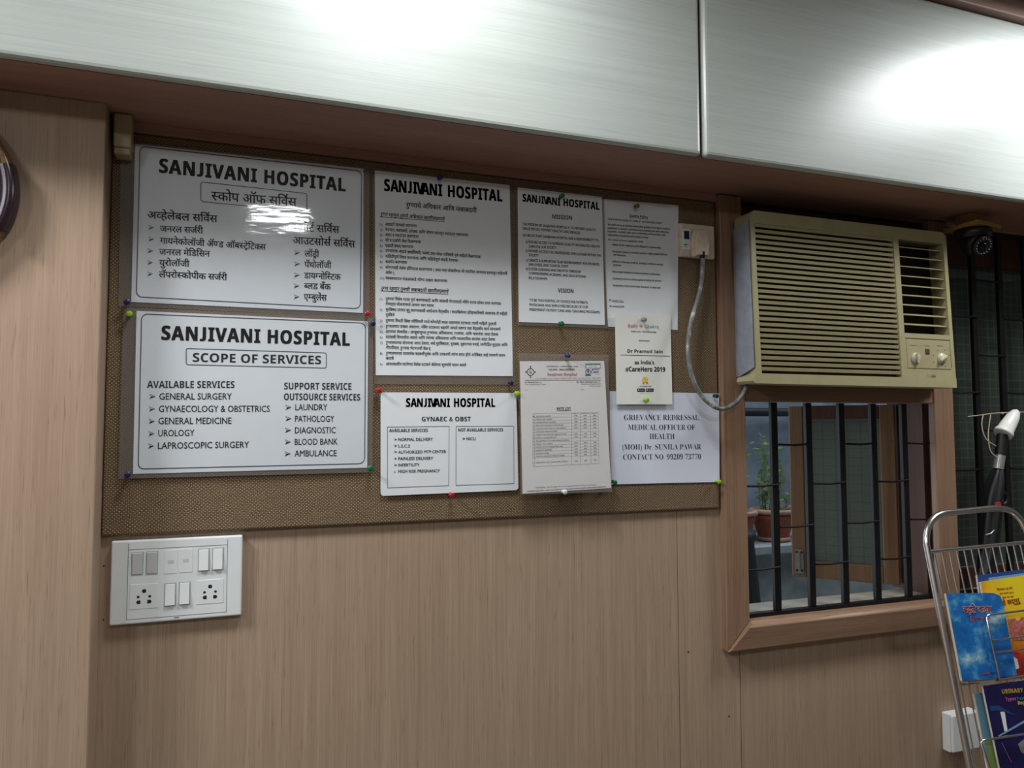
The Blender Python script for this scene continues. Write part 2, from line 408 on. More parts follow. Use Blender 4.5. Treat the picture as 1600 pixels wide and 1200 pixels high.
# ------------------------------------------------------------------ lettering
GC = {}
def raw_glyph(ch, off):
    key = (ch, off)
    if key in GC: return GC[key]
    def ext(body, o=0.0, want=False):
        c = bpy.data.curves.new('lettering_tmp', 'FONT'); c.body = body; c.resolution_u = 2; c.offset = o; c.fill_mode = 'FRONT'
        ob = bpy.data.objects.new('lettering_tmp', c); me = ob.to_mesh()
        vs_ = [(v.co.x, v.co.y) for v in me.vertices]; fs = [tuple(p.vertices) for p in me.polygons] if want else None
        ob.to_mesh_clear(); bpy.data.objects.remove(ob); bpy.data.curves.remove(c)
        return vs_, fs
    one = max(x for x, y in ext(' ' * 6 + 'I')[0])
    adv = max(x for x, y in ext(ch + ' ' * 6 + 'I')[0]) - one
    v, f = ext(ch, off, True) if ch.strip() else ([], [])
    GC[key] = (v, f, adv); return GC[key]
def clip_x(v, f, xc):
    nv = []; nf = []
    for p in f:
        poly = [v[i] for i in p]; out = []
        for i in range(len(poly)):
            a = poly[i]; b = poly[(i + 1) % len(poly)]
            if a[0] <= xc: out.append(a)
            if (a[0] <= xc) != (b[0] <= xc):
                t = (xc - a[0]) / (b[0] - a[0]); out.append((xc, a[1] + t * (b[1] - a[1])))
        if len(out) >= 3:
            b0 = len(nv); nv += out; nf.append(tuple(range(b0, b0 + len(out))))
    return nv, nf
CONS = set('कखगघङचछजझञटठडढणतथदधनपफबभमयरलवशषसहळऱ')
MARKS = set('ािीुूृेैोौॅॉंँः़')
STEM = set('खगघचजझणतथधनपबभमयलवशषस')
def strip(pts, w):
    v = []; f = []
    for i in range(len(pts)):
        a = pts[max(i-1,0)]; b = pts[min(i+1,len(pts)-1)]
        dx, dy = b[0]-a[0], b[1]-a[1]; l = math.hypot(dx, dy) or 1
        v += [(pts[i][0]-dy/l*w/2, pts[i][1]+dx/l*w/2), (pts[i][0]+dy/l*w/2, pts[i][1]-dx/l*w/2)]
    for i in range(len(pts)-1): f.append((2*i, 2*i+1, 2*i+3, 2*i+2))
    return v, f
def bold_char(c, style):
    bases = {'B': (0x1D5D4, 0x1D5EE, 0x1D7EC), 'H': (0x1D5D4, 0x1D5EE, 0x1D7EC), 'S': (0x1D400, 0x1D41A, 0x1D7CE)}.get(style)
    if bases:
        if 'A' <= c <= 'Z': return chr(bases[0] + ord(c) - 65)
        if 'a' <= c <= 'z': return chr(bases[1] + ord(c) - 97)
        if '0' <= c <= '9': return chr(bases[2] + ord(c) - 48)
    return c
SMEAR = {'R': None, 'B': None, 'S': None, 'H': (.05, .02, 2), 'D': (.03, .02, 2), 'M': (.028, .012, 2)}
def shape_text(s, style='R', kern=0.0, off=None):
    """returns verts, faces, width in em units. styles: R regular, M a little heavier, B bold sans, H heavy condensed sans, S serif, D bold Devanagari"""
    v, f, w = shape_plain(s, style, kern + (.05 if style == 'H' else 0), (-0.012 if style == 'S' else 0.0) if off is None or off > 0 else off)
    sm = SMEAR.get(style)
    if off is not None and off > 0: sm = (off * 2.2, off * 1.4, 2 if off < .03 else 3)
    if not sm: return v, f, w
    V2, F2 = [], []
    for i in range(sm[2]):
        for j in (-.5, .5):
            b = len(V2); dx = (i / (sm[2] - 1) - .5) * sm[0]; dy = j * sm[1]
            V2.extend((x + dx, y + dy) for x, y in v); F2.extend(tuple(k + b for k in p) for p in f)
    return V2, F2, w
def shape_plain(s, style, kern, off):
    V_, F_ = [], []; pen = 0.0
    def put(v, f, dx):
        b = len(V_); V_.extend((x + dx, y) for x, y in v); F_.extend(tuple(i + b for i in p) for p in f)
    i = 0; n = len(s)
    wd = 0.075 + 2 * max(off, 0)
    while i < n:
        c = s[i]
        if c in CONS:
            cons = [c]; i += 1
            while i + 1 < n and s[i] == '्' and s[i+1] in CONS: cons.append(s[i+1]); i += 2
            hal = i < n and s[i] == '्'
            if hal: i += 1
            marks = []
            while i < n and s[i] in MARKS: marks.append(s[i]); i += 1
            reph = len(cons) > 1 and cons[0] == 'र'
            if reph: cons = cons[1:]
            rakar = len(cons) > 1 and cons[-1] == 'र'
            if rakar: cons = cons[:-1]
            if 'ि' in marks:
                v, f, a = raw_glyph('ि', off); put(v, f, pen); pen += a
            for h in cons[:-1]:
                v, f, a = raw_glyph(h, off)
                if h in STEM:
                    foot = [x for x, y in v if y < .03 and x > a * .6]; xc = (min(foot) if foot else a - .16) - .004
                elif h in 'कफ': xc = a - 0.10
                else: xc = None
                if xc:
                    v, f = clip_x(v, f, xc); put(v, f, pen); pen += xc - 0.005
                else:
                    put(v, f, pen); pen += a
                    v, f, a2 = raw_glyph('्', off); put(v, f, pen)
            b = cons[-1]; v, f, a = raw_glyph(b, off); put(v, f, pen)
            if rakar:
                if b in 'टठडढ': q = [(pen+a*.30, -.16), (pen+a*.52, .0), (pen+a*.74, -.16)]
                else: q = [(pen+a-.12, .19), (pen+a-.38, .02)]
                v, f = strip(q, wd); put(v, f, 0)
            pen += a
            if hal: v, f, a = raw_glyph('्', off); put(v, f, pen)
            for m in marks:
                if m == 'ि': continue
                v, f, a = raw_glyph(m, off); put(v, f, pen); pen += a
            if reph:
                x0 = pen - 0.06
                q = [(x0 + .01, .60), (x0 - .07, .68), (x0 - .09, .77), (x0 - .04, .855), (x0 + .06, .87)]
                v, f = strip(q, wd); put(v, f, 0)
        else:
            cc = bold_char(c, style)
            o = off
            v, f, a = raw_glyph(cc, o)
            if cc == '\U0001D5DD':      # lift the hook of this alphabet's J onto the baseline
                lo = min(y for x, y in v); hi = max(y for x, y in v); v = [(x + .11, (y - lo) / (hi - lo) * hi) for x, y in v]; a += .11
            put(v, f, pen); pen += a + (kern if kern >= 0 else .03); i += 1
            if kern < 0 and i < n: pen -= {'IV': .09, 'VA': .24, 'AN': .06}.get(s[i-1:i+1], 0)
            while i < n and s[i] in MARKS:
                v, f, a = raw_glyph(s[i], off); put(v, f, pen); pen += a; i += 1
    return V_, F_, pen
CAPH = 0.70
class Print:
    """flat printed matter lying on a sheet: every piece is laid out on the sheet's own plane"""
    def __init__(s, pl, lift=0.0005):
        s.pl = (pl if isinstance(pl, tuple) else plane(pl)); s.mb = MB(); s.lift = lift; s.mats = []
    def mi(s, m):
        if m not in s.mats: s.mats.append(m)
        return s.mats.index(m)
    def at(s, x, y): return P(x, y, s.pl) + s.pl[1] * s.lift
    def mpp(s, x, y): return (s.at(x, y + 1) - s.at(x, y)).length
    def text(s, t, a, b, cap, mat='ink', style='R', kern=0.0, off=None, slant=0.0, lift=0.0):
        v, f, w = shape_text(t, style, kern, off)
        if not v: return
        A = s.at(*a) + s.pl[1] * lift; B = s.at(*b) + s.pl[1] * lift
        ux = (B - A); L = ux.length; ux.normalize(); uy = s.pl[1].cross(ux); uy = uy if uy.z > 0 else -uy
        x0 = min(x for x, y in v); x1 = max(x for x, y in v)
        kx = L / (x1 - x0); ky = cap * s.mpp(*a) / CAPH
        pts = [A + ux * ((x - x0) * kx + slant * y * ky) + uy * (y * ky) for x, y in v]
        s.mb.add(pts, f, s.mi(mat))
    def line(s, a, b, wpx, mat='ink_line', lift=0.0):
        A = s.at(*a) + s.pl[1]*lift; B = s.at(*b) + s.pl[1]*lift; d = (B - A).normalized(); n = s.pl[1].cross(d) * (wpx * s.mpp(*a) / 2)
        s.mb.add([A - n, B - n, B + n, A + n], [(0, 1, 2, 3)], s.mi(mat))
    def loop(s, pts, wpx, mat='ink_line'):
        """closed outline"""
        q = [s.at(*p) for p in pts]; n = len(q); w = wpx * s.mpp(*pts[0]) / 2; vs_ = []
        for i in range(n):
            d = (q[(i+1) % n] - q[i-1]).normalized(); nn = s.pl[1].cross(d) * w
            vs_ += [q[i] - nn, q[i] + nn]
        s.mb.add(vs_, [(2*i, 2*((i+1) % n), 2*((i+1) % n)+1, 2*i+1) for i in range(n)], s.mi(mat))
    def rrect(s, tl, tr, br, bl, r, wpx, mat='ink_line'):
        c = [tl, tr, br, bl]; pts = []
        for i in range(4):
            p = Vector(c[i]); a = Vector(c[i-1]); b = Vector(c[(i+1) % 4])
            da = (a - p).normalized() * r; db = (b - p).normalized() * r
            for k in range(7):
                t = k / 6 * math.pi / 2
                pts.append(tuple(p + da * (1 - math.sin(t)) + db * (1 - math.cos(t))))
        s.loop(pts, wpx, mat)
    def poly(s, pts, mat='ink', lift=0.0):
        s.mb.add([s.at(*p) + s.pl[1]*lift for p in pts], [tuple(range(len(pts)))], s.mi(mat))
    def disc(s, c, r, mat='ink', n=18, ry=None, lift=0.0):
        s.poly([(c[0] + r*math.cos(2*math.pi*k/n), c[1] + (ry or r)*math.sin(2*math.pi*k/n)) for k in range(n)], mat, lift)
    def ring(s, c, r, w, mat='ink', n=24):
        s.loop([(c[0] + r*math.cos(2*math.pi*k/n), c[1] + r*math.sin(2*math.pi*k/n)) for k in range(n)], w, mat)
    def arrow(s, c, r, mat='ink'):
        """the pointed list bullet: an open arrow head with its lower half filled"""
        x, y = c
        s.poly([(x - r, y + r*.9), (x + r, y), (x - r*.45, y + r*.05)], mat)
        s.loop([(x - r, y - r*.85), (x + r, y), (x - r*.45, y)], max(.5, r*.14), mat)
    def build(s, name, parent, label=None):
        if not s.mb.v: return None
        o = s.mb.build(name, [M[k] for k in s.mats], parent)
        if label: o['label'] = label
        return o

def ZM(f, ox, oy): return lambda x, y: (ox + x / f, oy + y / f)
def quad(pts, pl): return [P(x, y, pl) for x, y in pts]
def round_quad(pts, r):
    out = []
    for i in range(4):
        p = Vector(pts[i]); a = Vector(pts[i-1]); b = Vector(pts[(i+1) % 4])
        da = (a - p).normalized() * r; db = (b - p).normalized() * r
        for k in range(5):
            t = k / 4 * math.pi / 2
            out.append(tuple(p + da * (1 - math.sin(t)) + db * (1 - math.cos(t))))
    return out
def make_sheet(name, label, cat, corners, y, mat, pouch=None, margins=None, group=None, rounded=0, tilt=0.0, z0=None, filmy=True):
    """a sheet (and its laminating pouch) on a vertical or slightly tilted plane; returns root and plane"""
    pl = plane(y, z0, tilt)
    q = quad(corners, pl); c = sum(q, Vector()) / 4
    root = thing(name, label, cat, (c.x, y, min(p.z for p in q)), group)
    n = -pl[1]
    shp = quad(round_quad(corners, rounded), pl) if rounded else q
    MB().slab(shp, n, 0.0004).build('sheet', mat, root)
    if pouch:
        fq = quad(pouch, pl); back = [p + n * 0.0009 for p in fq]
        MB().slab(back, n, 0.0003).build('pouch_margin', M['film_edge'], root, label='hazy clear margin of the laminating pouch')
        if filmy:
            R = 10; rows = [[fq[0].lerp(fq[3], i/R).lerp(fq[1].lerp(fq[2], i/R), j/R) - n * 0.0016 for j in range(R+1)] for i in range(R+1)]
            MB().grid(rows).build('pouch_film', M['film'], root, label='clear glossy front of the laminating pouch')
    return root, pl

# ------------------------------------------------------------------ the room
ZU = 0.573 + H        # underside of the overhead cabinet
CT = 1.037 + H         # top of its doors
WX0, WX1 = 1.1725, 1.7873   # clear opening of the left window bay
def wall_back():
    mb = MB()
    # laminate panels, 2 mm grooves between them
    xs = [-2.5, 0.9905, 1.1595, 3.9]
    zsill = -0.49 + H
    mb.box((xs[0], 0.012, 0), (xs[1] - .001, 0.03, CEIL))
    mb.box((xs[1] + .001, 0.012, 0), (1.1125, 0.03, CEIL))
    mb.box((1.1125, 0.012, 0), (xs[2] - .0012, 0.03, zsill))
    mb.box((xs[2] + .0012, 0.012, 0), (xs[3], 0.03, zsill))
    mb.box((1.1125, 0.012, ZU + .0005), (xs[3], 0.03, CEIL))
    mb.box((2.62, 0.012, zsill), (xs[3], 0.03, ZU))
    mb.box((-2.5, 0.0305, 0), (1.1, 0.16, CEIL), 1)
    mb.box((1.1, 0.0305, 0), (3.9, 0.16, zsill), 1)
    mb.box((1.1, 0.0305, ZU - .002), (3.9, 0.16, CEIL), 1)
    mb.box((2.63, 0.0305, zsill), (3.9, 0.16, ZU - .003), 1)
    for p, r in ((P(1080, 1021), .0024), (P(1144, 1122), .0024), (P(1261, 1054), .0012), (P(1268, 1145), .001), (P(160.5, 886), .0016), (P(160, 971), .0016)):
        mb.lathe([(r, 0), (r * .6, .0006)], (p.x, 0.0117, p.z), (0, 1, 0), 10, 1)
    return structure(mb.build('wall_back', [M['laminate'], M['dark_back']]))
wall_back()
structure(MB().box((-2.5, -0.075, 0), (-0.2105, 0.0115, ZU)).build('trim_2', M['laminate'], bevel=0.002))
structure(MB().box((-2.6, -5.2, 0), (-2.5, 0.16, CEIL)).build('wall_left', M['room']))
structure(MB().box((3.9, -5.2, 0), (4.0, 0.16, CEIL)).build('wall_right', M['room']))
structure(MB().box((-2.6, -5.3, 0), (4.0, -5.2, CEIL)).build('wall_front', M['room']))
structure(MB().box((-2.6, -5.3, -0.1), (4.0, 0.16, 0)).build('floor', M['floor']))
structure(MB().box((-2.6, -5.3, CEIL), (4.0, 0.16, CEIL + .1)).build('ceiling', M['ceiling']))
# brown cornice board between the cabinet doors and the ceiling
structure(MB().box((-2.49, -0.238, CT + .003), (3.89, -0.19, CEIL - .012)).box((-2.49, -0.258, CEIL - .013), (3.89, -0.19, CEIL - .0005)).build('trim_1', M['trim'], bevel=0.004))

# overhead cabinet
cab = thing('overhead_cabinet', 'long overhead cabinet with pale grey laminate doors and brown underside above the notice board', 'cabinet', (0.7, -0.13, ZU))
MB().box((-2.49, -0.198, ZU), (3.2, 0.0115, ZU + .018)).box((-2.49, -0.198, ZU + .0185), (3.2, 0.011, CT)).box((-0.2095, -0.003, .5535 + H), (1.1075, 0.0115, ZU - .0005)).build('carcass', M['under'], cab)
for x0, x1, yf in ((-2.48, -1.0, -.2170), (-0.996, 0.9195, -.2170), (0.9265, 2.6, -.2205), (2.604, 3.19, -.2205)):
    MB().box((x0, yf, ZU - .002), (x1, -0.1985, CT)).build('door', M['door'], cab, bevel=0.009, bseg=3)

# ceiling lamps, the last two added as fill from the left (their light comes from the disc lamps set up at the top)
for (nm, x, y, r, p), lab in zip(LAMPS, ('round ceiling light in the middle of the room', 'round ceiling light close in front of the overhead cabinet', 'round ceiling light near the window corner', 'round ceiling light close to the cabinet on the left', 'round ceiling light at the back left of the room')):
    t = thing('ceiling_light', lab, 'ceiling light', (x, y, CEIL - .03), 'round ceiling lights')
    MB().lathe([(r + .03, .03), (r + .03, .005), (r + .012, -.004), (r + .004, -.004), (r + .004, .012), (.001, .012)], (x, y, CEIL - .031), (0, 0, 1), 32).build('housing', M['plastic'], t)

# ------------------------------------------------------------------ window
win = bpy.data.objects.new('window_1', None); COL.objects.link(win); win.location = (1.48, 0, -0.49 + H); WL['window_1'] = Vector(win.location); structure(win); win.empty_display_size = .02
zt, zb = ZU - .003, -0.523 + H
YF = -0.012
def prof_rail(mb, x0, x1, z0, z1, yf, yb, mitre=0.0):
    """horizontal moulding, rounded towards the top"""
    n = 9; hz_ = (z1 - z0) / 2; zc = (z0 + z1) / 2; dp = yb - yf
    r = .012
    prof = [(yb, z0), (yf + .010, z0), (yf + .006, z0 + .004)] + [(yf + r - r * math.cos(math.radians(90 * q / n)), z1 - r + r * math.sin(math.radians(90 * q / n))) for q in range(n + 1)] + [(yb, z1)]
    k = len(prof); a = []
    for y, z in prof: a.append((x0 + mitre * (z - z0) / (z1 - z0), y, z))
    for y, z in prof: a.append((x1, y, z))
    mb.add(a, [(i, (i + 1) % k, (i + 1) % k + k, i + k) for i in range(k)] + [tuple(range(k - 1, -1, -1)), tuple(range(k, 2 * k))], 0, False)
    for q in range(4, 4 + n): mb.sm[len(mb.sm) - k - 2 + q - 1] = True
xl0, xl1 = 1.1085, 1.1735
mb = MB(); k = xl1 - xl0
mb.add([(xl0, YF, zb), (xl1, YF, zb + k), (xl1, YF, zt), (xl0, YF, zt), (xl0, .03, zb), (xl1, .03, zb + k), (xl1, .03, zt), (xl0, .03, zt)],
       [(0,1,2,3), (4,7,6,5), (0,4,5,1), (1,5,6,2), (2,6,7,3), (3,7,4,0)])
mb.build('stile', M['frame_v'], win, bevel=.003)
MB().box((WX1, YF, zb + .066), (1.8574, .008, zt)).build('stile', M['frame_v'], win, bevel=.003)
MB().box((2.56, YF, zb + .066), (2.63, .03, zt)).build('stile', M['frame_v'], win, bevel=.003)
MB().box((xl1 + .0005, YF + .004, .0665 + H), (WX1 - .0005, .03, .108 + H)).build('rail', M['frame_h'], win, bevel=.003)
MB().box((xl1 + .0005, -.03, .1085 + H), (WX1 - .0005, .03, .114 + H)).build('shelf_strip', M['sill'], win)
mb = MB(); prof_rail(mb, xl0 + .0005, 2.63, zb, zb + .0655, YF - .014, .03, .0645)
mb.build('rail', M['frame_h'], win)
mb = MB(); mb.box((1.1, .036, -.4895 + H), (2.63, .135, -.4555 + H)).build('sill', M['sill'], win, bevel=.003)
# reveal: dark jambs, head and mullion behind the trims
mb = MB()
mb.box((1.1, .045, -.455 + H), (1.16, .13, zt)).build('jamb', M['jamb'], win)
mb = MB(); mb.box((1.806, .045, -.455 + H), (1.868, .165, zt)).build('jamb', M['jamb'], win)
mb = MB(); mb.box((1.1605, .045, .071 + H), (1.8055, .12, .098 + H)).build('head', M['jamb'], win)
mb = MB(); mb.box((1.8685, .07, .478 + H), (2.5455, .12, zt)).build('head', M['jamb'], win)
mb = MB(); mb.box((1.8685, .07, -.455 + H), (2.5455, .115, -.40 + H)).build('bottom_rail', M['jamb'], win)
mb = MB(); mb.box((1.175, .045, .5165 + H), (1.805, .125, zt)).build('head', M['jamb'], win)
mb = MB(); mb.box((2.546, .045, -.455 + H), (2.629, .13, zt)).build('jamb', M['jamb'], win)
# fixed panes of wired glass in the right bay
MB().box((1.869, .088, -.398 + H), (2.5455, .092, .477 + H)).build('pane', M['glass_fix'], win, label='fixed pane of frosted wired glass')

# iron grilles: bars and the short rods between them
def grille(label, xs, z0, z1, zr, ends, y=.024, group='window grilles'):
    t = thing('window_grille', label, 'window grille', (sum(xs)/len(xs), y, z0), group)
    e0, e1 = ends
    MB().box((e0, y - .012, z0), (e1, y + .006, z0 + .0135)).build('base_strip', M['iron'], t)
    for x in xs: MB().box((x - .0092, y - .006, z0 + .0138), (x + .0092, y + .006, z1)).build('bar', M['iron'], t, bevel=.0015)
    br = [e0] + list(xs) + [e1]
    for i in range(len(br) - 1):
        a = br[i]; b = br[i + 1]
        if b - a < .03: continue
        for zz in zr[i % 2]:
            if not z0 + .02 < zz < z1: continue
            pa = a + (.009 if i else .0); pb = b + (-.0 if i < len(br) - 2 else 0)
            MB().tube([(pa, y - .008, zz + .002), ((pa + pb) / 2, y - .0085, zz), (pb + .004, y - .0085, zz + .003)], .0028, 6).build('rod', M['iron'], t)
    return t
zA = [v + H for v in (.419, .205, -.042, -.246)]; zB = [v + H for v in (.3135, .0985, -.142, -.345)]
grille('black iron bar grille below the air conditioner', [1.283 + .1073 * i for i in range(6)], -.4618 + H, .0655 + H, (zB, zA), (1.1745, 1.835))
zA2 = [v + H for v in (.421, .2055, -.008, -.225)]; zB2 = [v + H for v in (.3135, .0985, -.118, -.33)]
grille('black iron bar grille of the bay to the right of the air conditioner', [1.991 + .1073 * i for i in range(6)], -.4618 + H, zt - .01, (zB2, zA2), (1.8695, 2.545))

# open casement sash
hx, hy, ex, ey = 1.795, .128, 1.605, .345
d = Vector((ex - hx, ey - hy, 0)); Ls = d.length; d.normalize(); nn = Vector((-d.y, d.x, 0))   # nn points to the room side (left-front)
if nn.y > 0: nn = -nn
sz0, sz1 = -.443 + H, .068 + H
sash = thing('casement', 'brown wooden casement sash with wired glass standing open behind the grille', 'casement', (hx, hy, sz0))
def sbox(mb, a, b, z0, z1, t0=-.012, t1=.012, mi=0):
    o = Vector((hx, hy, 0)); q = []
    for z in (z0, z1):
        for (u, t) in ((a, t0), (b, t0), (b, t1), (a, t1)): q.append(o + d * (u * Ls) + nn * t + Vector((0, 0, z)))
    return mb.add(q, [(0,3,2,1),(4,5,6,7),(0,1,5,4),(1,2,6,5),(2,3,7,6),(3,0,4,7)], mi)
sbox(MB(), 0, .14, sz0, sz1).build('stile', M['sash'], sash, bevel=.003)
sbox(MB(), .86, 1, sz0, sz1).build('stile', M['sash'], sash, bevel=.003)
sbox(MB(), .1405, .8595, sz1 - .042, sz1).build('rail', M['jamb'], sash, bevel=.003)
sbox(MB(), .1405, .8595, sz0, sz0 + .05).build('rail', M['sash'], sash, bevel=.003)
sbox(MB(), .141, .859, sz0 + .0505, sz1 - .0425, -.002, .002).build('pane', M['glass_sash'], sash, label='frosted green wired glass pane')
lt = sbox(MB(), .885, .965, sz0 + .012, sz0 + .082, .0125, .015); 
for zz in (.02, .074): 
    o_ = Vector((hx, hy, 0)) + d * (.902 * Ls) + nn * .0152 + Vector((0, 0, sz0 + zz)); lt.lathe([(.004, 0), (.003, .001)], o_, nn, 10, 1)
    o_ = Vector((hx, hy, 0)) + d * (.95 * Ls) + nn * .0152 + Vector((0, 0, sz0 + zz)); lt.lathe([(.004, 0), (.003, .001)], o_, nn, 10, 1)
sbox(lt, .918, .934, sz0 + .022, sz0 + .072, .0155, .022)
lt.build('latch', [M['steel'], M['hole']], sash, label='metal tower bolt')

# outside: passage wall with a ledge, pots and plants
structure(MB().box((1.0, 1.78, -.2), (4.6, 1.9, H + .9)).build('wall_outside', M['concrete']))
structure(MB().box((4.5, .16, -.2), (4.6, 1.9, H + .9)).build('wall_outside_end', M['concrete']))
structure(MB().box((1.0, 1.40, 0.02), (4.5, 1.779, -.572 + H)).build('wall_outside_lower', M['concrete_dark']))
structure(MB().box((1.0, 1.33, -.571 + H), (4.5, 1.779, -.533 + H)).build('trim_3', M['ledge'], bevel=.004))
structure(MB().box((1.0, .16, -.1), (4.6, 1.9, 0.015)).build('floor_outside', M['concrete_dark']))
yP = 1.47
def pot(xc, label, plant):
    t = thing('potted_plant', label, 'potted plant', (xc, yP, -.532 + H), 'potted plants on the outside ledge')
    z = -.532 + H
    MB().lathe([(.062, 0), (.078, .004), (.082, .014), (.074, .02), (.001, .02)], (xc, yP, z), (0,0,1), 20).build('saucer', M['terracotta_rim'], t)
    MB().lathe([(.001, .0205), (.072, .0205), (.094, .105), (.096, .107), (.100, .128), (.086, .128), (.084, .112), (.001, .112)], (xc, yP, z), (0,0,1), 22).build('pot', M['terracotta'], t)
    MB().lathe([(.097, 0), (.108, .002), (.110, .016), (.106, .022), (.090, .022), (.088, .0)], (xc, yP, z + .1285), (0,0,1), 22).build('rim', M['terracotta_rim'], t)
    if not plant: return
    rnd = random.Random(int(xc * 1000)); st = MB(); lf = MB()
    for i in range(plant):
        a = rnd.uniform(0, 6.28); ln = rnd.uniform(.12, .42); sp = rnd.uniform(.01, .07)
        b0 = Vector((xc + rnd.uniform(-.05, .05), yP + rnd.uniform(-.05, .05), z + .115))
        tip = b0 + Vector((math.cos(a) * sp, math.sin(a) * sp, ln)); mid = (b0 + tip) / 2 + Vector((rnd.uniform(-.015, .015), rnd.uniform(-.015, .015), .02))
        path = smooth_path([b0, mid, tip], 4); st.tube(path, .0022, 5)
        for p in path[2:]:
            for _ in range(3):
                dv = Vector((rnd.uniform(-1, 1), rnd.uniform(-1, 1), rnd.uniform(-.3, .9))).normalized(); s_ = dv.orthogonal().normalized(); L = rnd.uniform(.018, .045)
                lf.add([p, p + dv * L * .5 + s_ * L * .2, p + dv * L, p + dv * L * .5 - s_ * L * .2], [(0, 1, 2, 3)], 1 if rnd.random() < .22 else 0)
    st.build('stems', M['stem'], t); f = lf.build('leaves', [M['leaf'], M['leaf_dry']], t); f['kind'] = 'stuff'
pot(2.45, 'terracotta pot with a leafy plant on the outside ledge beside the open sash', 16)
pot(2.226, 'terracotta pot at the left edge of the window opening on the outside ledge', 5)
pot(2.674, 'terracotta pot half hidden behind the open sash on the outside ledge', 10)
structure(MB().tube([(1.0, 1.70, .085 + H), (4.5, 1.70, .085 + H)], .022, 10).build('trim_4', M['iron']))
dr = P(1158, 945, 1.12)
tag(MB().lathe([(.19, 0), (.18, .4), (.165, .7), (.14, .98), (.15, .99), (.15, 1.02), (.001, 1.02)], (dr.x - .105, 1.12, 0.016), (0,0,1), 24).build('drum', M['drum']),
    'black drum in the dark passage outside the lower left corner of the window', 'drum')

# ------------------------------------------------------------------ notice board
mb = MB(); mb.box((-0.2095, 0.0, -.1895 + H), (1.1035, 0.0115, .5525 + H))
tag(mb.build('notice_board', M['burlap'], bevel=.004), 'brown burlap notice board covered with pinned hospital notices', 'notice board')

# ------------------------------------------------------------------ notices on the board
TITLE = 'SANJIVANI HOSPITAL'
# Marathi scope-of-services sign (upper left)
r, pl = make_sheet('sign_board', 'laminated white sign in Devanagari script with a lamp glare, top left of the notice board', 'sign',
                   [(211,224.7),(568,263.5),(567.3,489),(205,471.8)], -.004, M['sign'], pouch=[(189,220),(577,261),(577,497),(185,478)], group='hospital notices')
pr = Print(pl); z = ZM(4, 200, 210)
pr.rrect(z(75,75), z(1460,230), z(1452,1090), z(52,1015), 9, 1.3); pr.build('border', r)
pr = Print(pl); pr.text(TITLE, z(193,238), z(1360,357), 21.5, 'ink', 'H'); pr.build('heading', r)
pr = Print(pl); pr.rrect(z(455,297), z(1118,370), z(1118,483), z(455,420), 4, 1.1); pr.text('स्कोप ऑफ सर्विस', z(520,410), z(1055,450), 14.6, 'ink', 'M'); pr.build('subheading_box', r)
pr = Print(pl)
pr2 = Print(pl)
for t, a, b, c in (('अव्हेलेबल सर्विस',(122,525),(560,550),12.2), ('जनरल सर्जरी',(200,608),(470,620),10.2), ('गायनेकोलॉजी ॲण्ड ऑबस्ट्रेटिक्स',(200,682),(862,723),10.2),
                   ('जनरल मेडिसिन',(195,752),(512,765),10.2), ('युरोलॉजी',(195,820),(385,828),10.2), ('लॅपरोस्कोपीक सर्जरी',(193,893),(620,912),10.2),
                   ('सपोर्ट सर्विस',(1030,603),(1322,617),12), ('आउटसोर्स सर्विस',(1030,683),(1420,708),12), ('लॉड्री',(1103,763),(1195,768),10), ('पॅथोलॉजी',(1103,832),(1272,838),10),
                   ('डायग्नोस्टिक',(1100,900),(1330,910),10), ('ब्लड बँक',(1100,965),(1268,972),10), ('एम्बुलेंस',(1098,1033),(1242,1040),10)):
    (pr2 if a[0] > 1000 else pr).text(t, z(*a), z(*b), c, 'ink', 'M')
for b in ((145,582),(145,655),(140,728),(138,802),(138,872),(1056,740),(1056,810),(1055,880),(1053,948),(1053,1016)): (pr2 if b[0] > 1000 else pr).arrow(z(*b), 4.2, 'ink_soft')
pr.build('left_column_text', r); pr2.build('right_column_text', r)

# English scope-of-services sign
r, pl = make_sheet('sign_board', 'white sign headed Scope of Services in English, lower left of the notice board', 'sign',
                   [(213.3,485.6),(575.2,502.2),(573.7,730.8),(207.7,740.5)], -.0075, M['sign'], pouch=[(193,480),(583,497),(582,738),(185,748)], group='hospital notices')
pr = Print(pl); z = ZM(3.158, 150, 470)
pr.rrect(z(225,65), z(1330,110), z(1325,803), z(208,830), 9, 1.3); pr.build('border', r)
pr = Print(pl); pr.text(TITLE, z(322,192), z(1252,222), 21.5, 'ink', 'H'); pr.build('heading', r)
pr = Print(pl); pr.rrect(z(445,235), z(1136,257), z(1136,332), z(445,315), 3, 1.1); pr.text('SCOPE OF SERVICES', z(477,301), z(1110,313), 13.6, 'ink', 'B'); pr.build('subheading_box', r)
pr = Print(pl)
pr2 = Print(pl)
for t, a, b, c, st in (('AVAILABLE SERVICES',(252,430),(683,430),10.8,'B'), ('GENERAL SURGERY',(312,488),(670,487),10.4,'R'), ('GYNAECOLOGY & OBSTETRICS',(310,549),(857,548),10.4,'R'),
    ('GENERAL MEDICINE',(308,609),(668,607),10.4,'R'), ('UROLOGY',(307,669),(485,667),10.4,'R'), ('LAPROSCOPIC SURGERY',(305,731),(755,725),10.4,'R'),
    ('SUPPORT SERVICE',(928,437),(1260,439),10.4,'B'), ('OUTSOURCE SERVICES',(927,490),(1303,492),10.4,'B'), ('LAUNDRY',(983,540),(1141,540),9.8,'R'), ('PATHOLOGY',(982,597),(1175,597),9.8,'R'),
    ('DIAGNOSTIC',(981,654),(1182,653),9.8,'R'), ('BLOOD BANK',(980,711),(1192,709),9.8,'R'), ('AMBULANCE',(979,768),(1187,766),9.8,'R')):
    (pr2 if a[0] > 900 else pr).text(t, z(*a), z(*b), c, 'ink', st, off=(.005 if st == 'R' else None))
